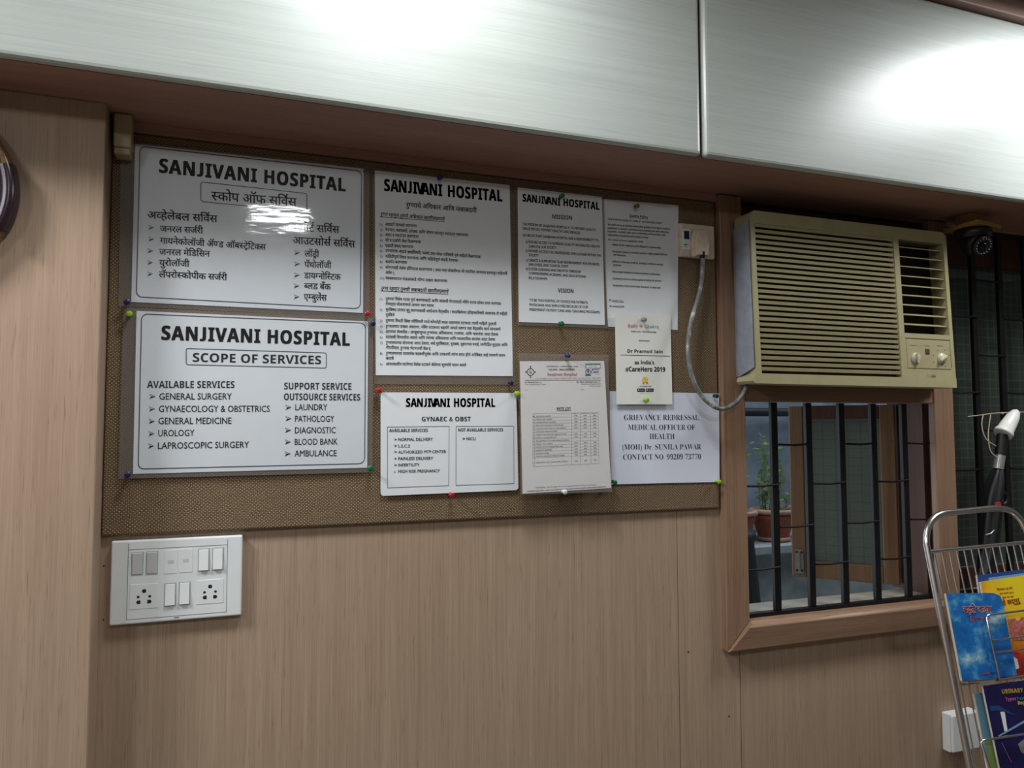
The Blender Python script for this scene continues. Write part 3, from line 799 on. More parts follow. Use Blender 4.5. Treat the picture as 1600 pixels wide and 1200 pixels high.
for b in ((278,472),(276,534),(275,595),(273,656),(272,717),(949,526),(949,582),(947,639),(946,697),(945,755)): (pr2 if b[0] > 900 else pr).arrow(z(*b), 4.6, 'ink')
pr.build('left_column_text', r); pr2.build('right_column_text', r)

# tall Marathi notice
r, pl = make_sheet('notice_sheet', 'large white notice of small numbered Devanagari lines, tallest sheet in the middle of the board', 'notice',
                   [(585.6,266.2),(796.3,289.3),(801.3,587.8),(587,586.2)], -.0035, M['paper'], pouch=[(583,262),(799,286),(805,601),(585,600)], group='hospital notices', filmy=False)
pr = Print(pl); z = ZM(3.428, 570, 250)
pr.text('SANJIVANI', z(103,165), z(415,194), 18, 'ink', 'H', kern=-.06); pr.text('HOSPITAL', z(445,197), z(737,223), 17.6, 'ink', 'H', kern=-.02); pr.build('heading', r)
pr = Print(pl); pr.text('रुग्णाचे अधिकार आणि जबाबदारी', z(220,252), z(600,283), 7.6, 'ink', 'D'); pr.build('subheading', r)
for t, a, b in (('रुग्ण म्हणून तुमचे अधिकार खालीलप्रमाणे',(82,299),(427,326)), ('रुग्ण म्हणून तुमची जबाबदारी खालीलप्रमाणे',(85,696),(447,714))):
    pr = Print(pl); pr.text(t, z(*a), z(*b), 5.8, 'ink', 'D', slant=.15); pr.line(z(a[0], a[1]+5), z(b[0], b[1]+5), .8, 'ink'); pr.build('section_heading', r)
pr = Print(pl)
L3 = [('1)','आदराने वागवले जाण्याचा',352,278,361), ('2)','भेदभाव, बळजबरी, उपेक्षा आणि शोषण यापासून स्वातंत्र्य असण्याचा',380,552,410), ('3)','आदर व स्वातंत्र्य असण्याचा',408,288,418),
 ('4)','योग्य दर्जाची सेवा मिळण्याचा',437,300,447), ('5)','एकांती संवाद करण्याचा',466,260,473), ('6)','उपचाराचा अंदाजे खर्चाविषयी, फायदे तसा धोका याविषयी पूर्ण माहिती मिळण्याचा',492,620,527),
 ('7)','माहितीपूर्ण निवड करण्याचा आणि माहितीपूर्ण संमती देण्याचा',523,498,547), ('8)','समर्थन करण्याचा',552,226,557), ('9)','कोणत्याही वेळेस हॉस्पिटल बदलण्याचा ( उक्त यास जोखमीच्या जी कदाचित आपणास हलवावून पाहिजती',582,763,616),
 ('','असेल ).',610,160,612), ('10)','व्यवस्थापन मंडळाकडे योग्य तक्रार करण्याचा',640,442,656),
 ('1)','तुमच्या विशेष गरजा पूर्ण करण्यासाठी आणि काळजी घेण्यासाठी नर्सिंग स्टाफ सोबत तयार करण्यात',750,730,777), ('','येणाऱ्या योजनांमध्ये आपण भाग घ्यावा',778,370,788),
 ('2)','सुरक्षित उपचार सुरू करण्यासाठी आपोआप वैद्यकीय / शस्त्रक्रियेच्या इतिहासाविषयी आवश्यक ती माहिती',808,763,832), ('','पुरविणे',837,160,838),
 ('3)','तुमच्या स्थिती किंवा परिस्थिती मध्ये कोणतेही बदल असल्यास स्टाफला त्याची माहिती पुरवावी',867,705,886), ('4)','रुग्णालयात दाखल असताना, नर्सिंग स्टाफच्या सहयोगे आपले स्वागत तसा वैद्यकीय कार्य सांभाळणे',897,727,914),
 ('5)','आपल्या शेजारील / आजूबाजूच्या रुग्णांच्या अधिकाराचा, गरजांचा, आणि भावनांचा आदर ठेवावा',926,715,942), ('6)','स्टाफशी विनयशील असावे आणि त्यांच्या अधिकाराचा आणि व्यावसायिक कार्याचा आदर ठेवावा',955,698,969),
 ('7)','रुग्णालयाच्या धोरणाचा आदर ठेवावा, जसे सुरक्षितता, सुरक्षा, धूम्रपानास मनाई, ध्वनीरहित शुद्धता आणि',985,764,998), ('','गोपनीयता. रुग्णास भेटण्याची वेळ इ',1012,352,1018),
 ('8)','रुग्णालयाच्या व्यवस्थेस काळजीपूर्वक आणि उपकरणी त्यांना वापर होणे अपेक्षित आहे त्यामाणे पालन',1042,752,1054), ('','करावे',1070,155,1070), ('9)','आपत्कालीन घटनेच्या वेळेस स्टाफने केलेल्या सूचनांचे पालन करावे',1100,543,1106)]
for i, (nm, t, ya, xb, yb) in enumerate(L3):
    x0 = 109 + i * .15
    if nm: pr.text(nm, z(80 if nm != '10)' else 82, ya), z(94 if nm != '10)' else 104, ya + 1), 3.6, 'ink_soft')
    pr.text(t, z(x0, ya), z(xb, yb), 4.7, 'ink_soft', 'M')
pr.build('body_text', r)

# mission and vision
r, pl = make_sheet('notice_sheet', 'white Mission and Vision sheet held by two green pins on the board', 'notice',
                   [(808.7,292.7),(940.4,307.6),(945,508),(810.6,503)], -.0055, M['paper'], pouch=[(807,289),(944,304.5),(949.5,513),(809,508)], group='hospital notices', filmy=False)
pr = Print(pl); z = ZM(4.706, 790, 280)
pr.text('SANJIVANI', z(123,163), z(402,196), 11.6, 'ink', 'H', kern=-.06); pr.text('HOSPITAL', z(425,197), z(690,226), 11.4, 'ink', 'H', kern=-.02); pr.build('heading', r)
pr = Print(pl); pr.text('MISSION', z(343,289), z(488,300), 6.3, 'ink', 'B'); pr.build('subheading', r)
pr = Print(pl); pr.text('VISION', z(385,832), z(498,838), 6.3, 'ink', 'B'); pr.build('subheading', r)
pr = Print(pl)
pr2 = Print(pl)
for t, a, b in (('THE MISSION OF SANJIVANI HOSPITAL IS TO PROVIDE QUALITY,',(123,338),(665,383)), ('VALUE PRICED, PRIMARY HEALTH CARE SERVICES.',(123,370),(550,405)),
  ('WE BELIVE THAT SANJIVANI HOSPITAL HAS A RESPONSIBILITY TO:-',(123,420),(692,460)), ('a) ENSURE ACCESS TO SUPERIOR QUALITY INTEGRATED HEALTH',(148,468),(692,505)), ('CARE FOR OUR SOCIETY.',(170,503),(376,514)),
  ('b) EXPAND ACCESS FOR UNDERSERVED POPULATIONS WITHIN THE',(148,534),(700,571)), ('SOCIETY',(170,566),(243,571)), ('c) CREATE A SUPPORTIVE TEAM ENVIRONMENT FOR PATIENTS,',(148,604),(690,636)),
  ('EMPLOYEES, AND CLINICAL STAFF.',(170,637),(462,651)), ('d) FOSTER LEARNING AND GROWTH THROUGH',(148,668),(553,690)), ('COMPREHENSIVE ACADEMIC AND EDUCATIONAL',(170,700),(592,726)), ('RELATIONSHIPS.',(170,735),(310,742)),
  ('TO BE THE HOSPITAL OF CHOICE FOR PATIENTS,',(175,897),(606,917)), ('PHYSICIANS AND EMPLOYEES BECAUSE OF OUR',(175,932),(606,950)), ('PREEMINENT PATIENT CARE AND TEACHING PROGRAMS.',(175,967),(695,987))):
    (pr2 if a[1] > 850 else pr).text(t, z(*a), z(*b), 4.1, 'ink_soft', 'M')
pr.build('mission_text', r); pr2.build('vision_text', r)

# quality policy
r, pl = make_sheet('notice_sheet', 'grey-looking Quality Policy sheet pinned with an olive pin beside the wall socket', 'notice',
                   [(939,310.5),(1060,320.8),(1058.8,515.4),(950,510.5)], -.0025, M['paper'], pouch=[(937,307.5),(1062.5,318),(1061.5,519),(946,514)], group='hospital notices', filmy=False)
pr = Print(pl); pr.text('Quality Policy', z(910,276), z(1045,289), 3.8, 'ink', 'B'); pr.line(z(910,281), z(1045,294), .5, 'ink'); pr.build('heading', r)
pr = Print(pl)
for t, a, b, s_ in (('OUR MOTTO: QUALITY CARE AT AFFORDABLE COST',(750,300),(1147,331),'R'), ('We shall strive to achieve leadership position in surgical, medical,',(750,340),(1210,373),'B'),
  ('paediatric & obstetric excellence by providing the most effective,',(750,365),(1202,398),'B'), ('hygienic, cordial, safe and a friendly environment and',(750,390),(1175,418),'B'), ('expectation of patients and society at large.',(750,415),(1050,437),'B'),
  ('We commit to be an organization which:',(752,450),(1012,467),'R'), ('• Meets all the regulatory and obligatory requirements.',(778,487),(1143,512),'B'), ("• Promotes respects & protects patient's rights responsibilities",(778,538),(1188,562),'B'),
  ('and education.',(792,561),(885,569),'B'), ('• Adhere to the best medical, nursing & infection control',(778,612),(1157,635),'B'), ('practices.',(792,637),(850,641),'B'), ("• Encourages feedback to enhance patient's satisfaction.",(780,686),(1137,708),'B'),
  ('• Constantly strive to achieve goals of safety for patient.',(780,737),(1145,755),'B'), ("• Implements 'Every Level Under Standard' in every unit.",(782,787),(1140,806),'B'), ('By:',(762,894),(779,895),'R'), ("Dt: January,2018",(765,940),(870,945),'B')):
    pr.text(t, z(*a), z(*b), 3.0, 'ink', 'M' if s_ == 'R' else s_)
pr.text('Quality Team', z(785,897), z(865,902), 3, 'ink_soft'); pr.line(z(785,901), z(866,906), .5, 'ink_soft')
pr.build('body_text', r)

# gynaec & obst card
r, pl = make_sheet('notice_sheet', 'white landscape Gynaec and Obst sheet with two ruled boxes and rounded corners', 'notice',
                   [(594.7,613),(806.7,614.2),(810,765.8),(594.7,775)], -.0065, M['paper'], group='hospital notices', rounded=5)
z = ZM(6, 580, 590)
pr = Print(pl); pr.text('SANJIVANI', z(325,274), z(738,274), 13, 'ink', 'H', kern=-.06); pr.text('HOSPITAL', z(775,274), z(1162,274), 13, 'ink', 'H', kern=-.02); pr.build('heading', r); pr = Print(pl); pr.text('GYNAEC & OBST', z(473,410), z(933,409), 7, 'ink', 'B'); pr.build('subheading', r)
pr = Print(pl); pr.loop([z(152,463), z(730,457), z(725,1012), z(152,1033)], .9); pr.loop([z(795,457), z(1335,455), z(1337,993), z(793,1010)], .9); pr.build('ruled_boxes', r)
pr = Print(pl)
pr2 = Print(pl)
for t, a, b, s_ in (('AVAILABLE SERVICES',(168,510),(530,509),'B'), ('NOT AVAILABLE SERVICES',(815,505),(1235,503),'B'), ('NORMAL DELIVERY',(253,594),(577,592),'R'), ('L.S.C.S',(253,655),(362,655),'R'), ('AUTHORIZED MTP CENTER',(253,713),(702,707),'R'),
    ('PAINLESS DELIVERY',(253,774),(580,770),'R'), ('INFERTILITY',(253,834),(452,831),'R'), ('HIGH RISK PREGNANCY',(253,893),(642,887),'R'), ('NICU',(893,587),(977,587),'R')):
    (pr2 if a[0] > 790 else pr).text(t, z(*a), z(*b), 4.8, 'ink', 'M' if s_ == 'R' else s_)
for b in ((228,580),(228,640),(228,697),(228,760),(228,820),(221,886),(868,573)): (pr2 if b[0] > 790 else pr).arrow(z(*b), 2.1 if b[1] != 886 else 1.3, 'ink')
pr.build('left_column_text', r); pr2.build('right_column_text', r)

# rate list in its pouch, bulging away from the board at the foot
r, pl = make_sheet('notice_sheet', 'Rate List letterhead in a loose plastic pouch standing off the board at its foot', 'notice',
                   [(812.2,564.5),(944,564),(955,762.5),(816.5,771.5)], -.014, M['paper_grey'], pouch=[(810.5,552),(950.5,554.5),(956.5,768.5),(814,773)], group='hospital notices', tilt=.075, z0=.115 + H)
za = ZM(10, 800, 540); zb_ = ZM(10, 800, 660)
pr = Print(pl)
pr.ring(za(288,412), 5.4, .9, 'ink_soft'); pr.loop([za(288,345), za(355,412), za(288,482), za(222,412)], .8, 'ink_soft'); pr.text('S', za(268,440), za(308,440), 5, 'ink_soft', 'S')
for b in ((288,328),(362,412),(290,498),(213,412)): pr.disc(za(*b), 1.1, 'ink_red' if b[1] != 328 else 'ink', 8)
pr.build('crest', r)
pr = Print(pl)
pr.text('AUTHENTICITY • COMPETENCE • CARE', za(538,335), za(1030,335), 1.9, 'ink_soft', 'B'); pr.text('ISO 9001 : 2008 CERTIFIED', za(573,390), za(980,388), 2.6, 'ink_soft', 'B')
pr.text('Sanjivani Hospital', za(553,470), za(1015,470), 4.4, 'ink_red', 'S', off=0.0)
pr.text('A-1, Jai Nagar, Near Market, Station Road, (W), Tel. 2814 5555 / 2804 5555', za(360,520), za(1385,512), 1.5, 'ink_soft'); pr.line(za(200,541), za(1390,539), .5, 'ink_soft')
pr.text('Dr. Pramod Jain', za(200,583), za(412,583), 2, 'ink', 'B'); pr.text('M.S.', za(430,583), za(465,583), 1.7, 'ink_soft'); pr.text('Gen. & Laparoscopic Surgeon', za(205,613), za(530,610), 1.7, 'ink_soft')
pr.text('Dr. (Mrs.) Sunilam Jain', za(1010,580), za(1330,578), 2, 'ink', 'B'); pr.text('M.D.', za(1345,577), za(1380,577), 1.6, 'ink_soft'); pr.text('Obstetrician, Gynaecologist', za(1080,609), za(1388,604), 1.7, 'ink_soft'); pr.text('& Laparoscopist', za(1210,641), za(1388,637), 1.7, 'ink_soft')
pr.text('No.', za(205,702), za(240,702), 1.8, 'ink_soft'); pr.text('Date', za(1080,694), za(1125,694), 1.8, 'ink_soft')
pr.build('letterhead', r)
pr = Print(pl)
pr.poly([za(1140,275), za(1385,272), za(1388,352), za(1140,352)], 'ink_green'); pr.text('SANJIVANI HOSPITAL', za(1150,302), za(1376,299), 1.9, 'ink_navy', 'B', lift=.0002); pr.poly([za(1160,315), za(1372,313), za(1372,342), za(1160,342)], 'ink_white', lift=.0001); pr.text('ISO 9001', za(1205,336), za(1325,334), 1.7, 'ink_navy', lift=.0002)
pr.ring(za(1187,410), 3.9, 1.0, 'ink_navy'); pr.poly([za(1168,392), za(1206,392), za(1187,438)], 'ink_navy'); pr.disc(za(1187,375), 1.1, 'ink_navy', 10); pr.poly([za(1143,453), za(1232,453), za(1232,472), za(1143,472)], 'ink_navy')
pr.text('ABCD', za(1268,428), za(1355,424), 3, 'ink_navy', 'B'); 
for k in range(9):
    a0 = math.radians(110 + k * 12); a1 = math.radians(122 + k * 12); c_ = za(1300, 412)
    pr.line((c_[0] + 5.8*math.cos(a0), c_[1] - 4.6*math.sin(a0)), (c_[0] + 5.8*math.cos(a1), c_[1] - 4.6*math.sin(a1)), .8, 'ink_navy')
pr.line(za(1245,372), za(1370,366), .8, 'ink_navy'); pr.text('certification', za(1300,456), za(1365,452), 1.4, 'ink_faint')
pr.build('accreditation_marks', r)
pr = Print(pl); pr.text('RATE LIST', za(700,1003), za(920,1001), 3.9, 'ink', 'B', off=0); pr.line(za(700,1017), za(920,1015), .6, 'ink'); pr.build('heading', r)
pr = Print(pl)
L_, Rr = [za(325,1062), zb_(322,690)], [za(1345,1047), zb_(1358,642)]
def lerp2(a, b, t): return (a[0] + (b[0]-a[0])*t, a[1] + (b[1]-a[1])*t)
def cell(u, v): return lerp2(lerp2(L_[0], L_[1], v), lerp2(Rr[0], Rr[1], v), u)
pr.loop([L_[0], Rr[0], Rr[1], L_[1]], .45, 'ink_faint')
for u in (.03, .588, .722, .878): pr.line(cell(u, 0), cell(u, 1), .4, 'ink_faint')
rows = ['ADMISSION CHARGE', 'GENERAL BED CHARGES', 'SHARING ROOM CHARGES', 'RMO VISIT CHARGE AT SEMI/SPECIAL', 'CONSULTANT VISIT AT SEMI/SPECIAL', 'OPERATION THEATRE CHARGES', 'OPERATION THEATRE LABOUR ROOM', 'LABOUR CHARGES PER DAY',
        'ANAESTHETIST AS PER SURGEON BASIS', 'SPECIAL VISIT CHARGE', 'INSTRUMENTS CHARGES PER CASE', 'NURSING CHARGES', 'OXYGEN CHARGES', 'MONITOR AND PHOTOTHERAPY CHARGE', '', 'EMERGENCY VISIT CHARGE PER CONSULT']
wd_ = [.42,.45,.56,.78,.86,.6,.85,.58,.92,.46,.75,.45,.36,.8,0,.9]
for i, t in enumerate(rows):
    v = .065 + i * .0585
    if i < 14: pr.line(cell(0, v + .012), cell(1, v + .012), .3, 'ink_faint')
    if not t: continue
    pr.text(t, cell(.05, v), cell(.05 + .54 * wd_[i], v), 2.0, 'ink_soft'); pr.text(str(i + 1 if i < 14 else 15), cell(.004, v), cell(.022, v), 1.7, 'ink_soft')
    if i not in (5, 8):
        for u, n_ in ((.635, 100), (.775, 150), (.92, 200)): pr.text(str(n_ + 50 * (i % 4)), cell(u, v), cell(u + .045, v), 2.0, 'ink_soft')
pr.text('SEMI', cell(.61, .02), cell(.69, .02), 1.5, 'ink_faint'); pr.text('SPECIAL', cell(.74, .02), cell(.86, .02), 1.5, 'ink_faint'); pr.text('DELUXE', cell(.9, .02), cell(.98, .02), 1.5, 'ink_faint')
pr.build('rate_table', r)
pr = Print(pl); pr.text('Pathologist : Day & Night Service by appointment. 24 hours emergency', zb_(370,1027), zb_(1320,978), 1.7, 'ink_soft'); pr.text('SUPPORT FACILITIES : X-RAY, ECG, SONOGRAPHY, 2D ECHO, PHYSIOTHERAPY, AMBULANCE SERVICE ETC', zb_(240,1087), zb_(1470,1012), 1.7, 'ink_soft', 'B'); pr.build('footer_text', r)

# grievance sheet
r, pl = make_sheet('notice_sheet', 'white Grievance Redressal sheet in serif capitals at the right edge of the board', 'notice',
                   [(952.4,611.2),(1123.5,615),(1124.5,753),(954,756.8)], -.003, M['paper_blue'], group='hospital notices')
pr = Print(pl); z = ZM(6.667, 900, 600)
for t, a, b in (('GRIEVANCE REDRESSAL',(500,376),(1278,375)), ('MEDICAL OFFICER OF',(543,478),(1238,478)), ('HEALTH',(765,572),(1025,572)), ('(MOH) Dr. SUNILA PAWAR',(483,684),(1303,680)), ('CONTACT NO. 99209 73770',(490,788),(1300,783))):
    pr.text(t, z(*a), z(*b), 8.7, 'ink', 'S')
pr.build('body_text', r)

# award card
r, pl = make_sheet('card', 'ivory portrait award card naming a care hero of 2019, overlapping two sheets', 'card',
                   [(960.7,489.8),(1047.5,492),(1050.6,631.9),(963.3,631.9)], -.011, M['paper_cream'], group='hospital notices')
z = ZM(7.5, 940, 480)
pr = Print(pl); pr.text('Baby', z(310,236), z(427,237), 5.2, 'ink_orange'); pr.text('Chakra', z(503,243), z(668,246), 5.2, 'ink_teal'); pr.ring(z(463,217), 2.7, .7, 'ink_orange')
pr.poly([z(452,210), z(463,216), z(474,210), z(472,222), z(463,232), z(454,222)], 'ink_red'); pr.build('logo', r)
pr = Print(pl)
pr.text("India's No. 1 Parenting App", z(345,293), z(640,300), 2.4, 'ink', 'B'); pr.text('Nominates', z(437,400), z(560,402), 2.2, 'ink', 'B'); pr.text('Dr Pramod Jain', z(302,533), z(715,541), 5.2, 'ink', 'B')
pr.line(z(218,560), z(800,573), .7, 'ink_soft'); pr.text("as India's", z(387,668), z(615,670), 6.6, 'ink', 'R', off=.012); pr.text('#CareHero 2019', z(280,752), z(745,756), 7.2, 'ink', 'B', off=.006)
pr.text('#CareHeroes', z(443,936), z(580,933), 2, 'ink', 'B'); pr.text('available on the stores', z(445,1008), z(580,1008), 1.1, 'ink_faint'); pr.build('body_text', r)
pr = Print(pl)
pr.poly([z(482,875), z(502,882), z(496,908), z(487,898), z(476,900)], 'ink_orange'); pr.poly([z(514,882), z(536,874), z(546,898), z(532,898), z(526,908)], 'ink_orange')
pr.disc(z(508,848), 4.5, 'ink_yellow', 14, lift=.0001); pr.ring(z(508,848), 3.2, .5, 'ink_orange'); pr.disc(z(508,846), 1.6, 'ink_green', 8, lift=.0003); pr.build('rosette', r)
pr = Print(pl)
for x0, x1, t in ((415, 507, 'Play Store'), (517, 608, 'App Store')):
    pr.poly([z(x0,953), z(x1,953), z(x1,990), z(x0,990)], 'ink'); pr.text(t, z(x0+30,978), z(x1-8,978), 1.8, 'ink_white', lift=.0002); pr.disc(z(x0+15,971), 1.0, 'ink_white', 8, lift=.0002)
pr.build('store_badges', r)

# push pins: (pixel, colour, label)
PINS = [((198,471),'navy','navy push pin at the lower left corner of the Devanagari sign'), ((574.5,489),'red','red push pin at the lower right corner of the Devanagari sign'),
 ((202,489),'lime','lime push pin at the upper left corner of the Scope of Services sign'), ((583,504.5),'navy','navy push pin at the upper right corner of the Scope of Services sign'),
 ((199,741),'navy','navy push pin at the lower left corner of the Scope of Services sign'), ((579,731),'green','green push pin at the lower right corner of the Scope of Services sign'),
 ((688,276),'navy','navy push pin at the top of the tall numbered notice'), ((592,609),'red','red push pin at the upper left corner of the Gynaec sheet'),
 ((799,597),'purple','dark purple push pin under the lower right corner of the tall numbered notice'), ((809,614),'lime','lime push pin at the upper right corner of the Gynaec sheet'),
 ((706,773),'red','red push pin at the bottom edge of the Gynaec sheet'), ((879,305),'green','green push pin at the top of the Mission sheet'), ((878,504.5),'green','green push pin at the bottom of the Mission sheet'),
 ((996,321),'olive','olive push pin at the top of the Quality Policy sheet'), ((888,554.5),'blue','blue push pin at the top of the Rate List pouch'), ((883,768),'white','white push pin at the bottom of the Rate List pouch'),
 ((1011,624),'lime','lime push pin at the bottom of the ivory award card'), ((1120,618),'teal','dark teal push pin at the upper right corner of the Grievance sheet'), ((961,753),'green','green push pin at the lower left corner of the Grievance sheet'),
 ((1124,752),'lime','lime push pin at the lower right corner of the Grievance sheet'), ((1007.5,498),'grey','clear grey push pin at the top of the ivory award card')]
ph = None
YB = {15: -.030, 14: -.0165, 16: -.012, 20: -.012}
for i, (px, c, lab) in enumerate(PINS):
    yb = YB.get(i, -.0085); p = P(px[0], px[1], yb - .012)
    if ph is None:
        t = thing('push_pin', lab, 'push pin', p + Vector((0, .012, 0)), 'push pins on the notice board')
        hd = MB().lathe([(.0042, .0008), (.0046, .0016), (.0046, .0028), (.0028, .0042), (.0025, .0085), (.0040, .0105), (.0052, .0118), (.0053, .0132), (.0046, .0142), (.001, .0144)], p + Vector((0, .012, 0)), (0, -1, -.12), 14).build('head', M['pin_' + c], t)
        nd = MB().tube([p + Vector((0, .0118, 0)), p + Vector((0, .0178, 0))], .0007, 6).build('needle', M['steel'], t)
        ph = (t, hd, nd)
    else:
        t = ph[0].copy(); COL.objects.link(t); t.location = p + Vector((0, .012, 0)); t['label'] = lab
        hm = ph[1].data.copy(); hm.materials[0] = M['pin_' + c]
        a = ph[1].copy(); a.data = hm; COL.objects.link(a); a.parent = t
        b = ph[2].copy(); COL.objects.link(b); b.parent = t

# ------------------------------------------------------------------ things on the wall
# switch board
ys = -.003
def pxbox(mb, a, b, y0, y1, mi=0):
    A = P(a[0], a[1], ys); B = P(b[0], b[1], ys)
    return mb.box((A.x, y0, A.z), (B.x, y1, B.z), mi)
z = ZM(6.4, 150, 820)
c = P(275, 905, ys); sw = thing('switch_board', 'white modular switch board with six rockers and two sockets under the notice board', 'switch board', (c.x, .012, -.348 + H))
x0, x1, z0, z1 = -.1925, .0295, -.3475 + H, -.1985 + H
MB().box((x0, ys, z0), (x1, .0118, z1)).build('cover_plate', M['plastic'], sw, bevel=.003, bseg=3)
A = P(*z(322,240), ys); B = P(*z(1300,850), ys)
gx0, gx1, gz0, gz1 = A.x, B.x, B.z - .004, z1 - .0165
g = MB()
for a, b in (((gx0, gz0), (gx0 + .0008, z1 - .006)), ((gx1, gz0), (gx1 + .0008, z1 - .006)), ((gx0, gz0), (gx1, gz0 + .0007)), ((gx0, gz1), (gx1, gz1 + .0007))):
    g.box((a[0], ys - .0004, a[1]), (b[0], ys + .0002, b[1]))
g.build('grid_seams', M['ink_faint'], sw)
cols = [(gx0 + .004, gx0 + .052), (gx0 + .0565, gx0 + .1025), (gx0 + .107, gx1 - .004)]
zm = (gz0 + gz1) / 2
def rocker(xa, xb, za, zb2, grey):
    f = MB(); f.box((xa - .0018, ys - .0005, za - .0018), (xb + .0018, ys + .001, zb2 + .0018), 1)
    out = (.0045, .001) if not grey else (.0012, .0035)
    m_ = MB(); m_.add([(xa, ys - out[0], za), (xb, ys - out[0], za), (xb, ys - out[1], zb2), (xa, ys - out[1], zb2), (xa, ys + .001, za), (xb, ys + .001, za), (xb, ys + .001, zb2), (xa, ys + .001, zb2)],
           [(0,1,2,3), (4,7,6,5), (0,4,5,1), (1,5,6,2), (2,6,7,3), (3,7,4,0)])
    o = m_.build('rocker_switch', M['plastic_grey' if grey else 'plastic'], sw, bevel=.0008, label='grey rocker pressed in at the foot' if grey else 'white rocker standing out at the foot')
    f.build('switch_surround', [M['plastic'], M['ink_green']], o)
rh = .0385
def pz(px_, py_): q = P(*z(px_, py_), ys); return q.x, q.z
for (cx_, cy_), grey in (((413,388),1), ((559,380),1), ((1077,350),0), ((1219,340),0), ((740,698),0), ((885,685),0)):
    X_, Z_ = pz(cx_, cy_); rocker(X_ - .0083, X_ + .0083, Z_ - rh/2, Z_ + rh/2, grey)
for cx_, cy_ in ((748,370), (898,358)):
    X_, Z_ = pz(cx_, cy_); mb = MB()
    mb.box((X_ - .0113, ys - .0006, Z_ - .0215), (X_ + .0113, ys + .001, Z_ + .0215)); mb.box((X_ - .005, ys - .0008, Z_ - .0035), (X_ + .005, ys + .001, Z_ + .0035), 1)
    mb.build('blank_module', [M['plastic'], M['plastic_grey']], sw, bevel=.0004)
for cx_, cy_ in ((480,715), (1140,668)):
    X_, Z_ = pz(cx_, cy_); mb = MB()
    mb.box((X_ - .0235, ys - .0006, Z_ - .022), (X_ + .0235, ys + .001, Z_ + .022))
    so = mb.build('socket_outlet', M['plastic'], sw, bevel=.0004)
    hb = MB()
    for dx, dz, r_ in ((0, .0095, .0036), (-.0095, -.0005, .0024), (.0095, -.0005, .0024)): hb.lathe([(r_, 0), (r_ * .8, -.0002)], (X_ + dx, ys - .0008, Z_ + dz), (0, 1, 0), 16)
    for sgn in (-1, 1):
        cxx = X_ + sgn * .0082; zc = Z_ - .0098
        pts = [(cxx - sgn * .0026, ys - .0009, zc - .0032), (cxx + sgn * .001, ys - .0009, zc - .0032)] + [(cxx + sgn * (.001 + .0032 * math.cos(math.radians(a))), ys - .0009, zc + .0032 * math.sin(math.radians(a))) for a in range(-72, 73, 18)] + [(cxx + sgn * .001, ys - .0009, zc + .0032), (cxx - sgn * .0026, ys - .0009, zc + .0032)]
        if sgn < 0: pts = pts[::-1]
        hb.add(pts, [tuple(range(len(pts)))])
    hb.build('socket_holes', M['hole'], so)
pr = Print(plane(ys)); pr.line(z(782,927), z(830,925), 1.3, 'ink_faint'); pr.build('maker_mark', sw)

# socket with air conditioner plug
yk = -.014
A = P(1062.5, 345, yk); B = P(1117.5, 405, yk)
so = thing('wall_socket', 'grimy white wall socket at the upper right corner of the notice board', 'wall socket', ((A.x + B.x)/2, -.0005, B.z))
MB().box((A.x, yk, B.z), (B.x, -.0005, A.z - .004)).build('cover_plate', M['plastic_old'], so, bevel=.004)
q0 = P(1065.5, 357, yk); q1 = P(1078.5, 391, yk)
s_ = MB().box((q0.x, yk - .003, q1.z), (q1.x, yk + .002, q0.z)).build('switch_module', M['plastic'], so, bevel=.001)
q0 = P(1067.8, 361, yk); q1 = P(1075.8, 374.5, yk)
MB().box((q0.x, yk - .0036, q1.z), (q1.x, yk - .002, q0.z)).build('dark_window', M['blue_led'], s_)
pr = Print(plane(yk - .003)); pr.text('20A', (1069.2, 383), (1074, 383.2), 2, 'ink', 'B'); pr.text('16 A', (1069.2, 386.2), (1074, 386.4), 1.6, 'ink_soft'); pr.build('marking', s_)
yp = -.042
plug = thing('power_plug', 'white power plug with grey cord looping down to the air conditioner', 'plug', P(1098, 396, yp))
a0 = P(1088, 398, yp); a1 = P(1111, 398, yp); tz = P(1100, 354, yp).z; bz = a0.z
def plug_ring(y, k, zoff=0):
    w = (a1.x - a0.x) / 2; cx_ = (a0.x + a1.x) / 2; hgt = tz - bz; out = []
    for i in range(13):
        t = i / 12 * math.pi
        out.append((cx_ - w * k * math.cos(t), y, bz + hgt * .42 + hgt * .58 * k * math.sin(t)))
    return [(cx_ - w * k * .82, y, bz + (1 - k) * .01)] + out + [(cx_ + w * k * .82, y, bz + (1 - k) * .01)]
mb = MB(); rg = [plug_ring(yk - .0035, 1.08), plug_ring(yk - .012, 1.08), plug_ring(yk - .0125, .95), plug_ring(yp + .006, .92), plug_ring(yp, .78)]
n_ = len(rg[0]); fl = [p for r_ in rg for p in r_]
fs = [(i*n_+k, i*n_+(k+1)%n_, (i+1)*n_+(k+1)%n_, (i+1)*n_+k) for i in range(len(rg)-1) for k in range(n_)] + [tuple(range((len(rg)-1)*n_, len(rg)*n_)), tuple(range(n_ - 1, -1, -1))]
mb.add(fl, fs); mb.build('plug_body', M['plastic_old'], plug, bevel=.0012)
cx_ = (a0.x + a1.x)/2
mb = MB().tube([(cx_ - .008, yp - .0004, bz + .03), (cx_ - .0085, yp - .001, tz - .022), (cx_, yp - .001, tz - .017), (cx_ + .0075, yp - .001, tz - .022), (cx_ + .009, yp - .0004, bz + .03)], .0014, 6)
mb.build('finger_ridge', M['plastic_old'], plug)
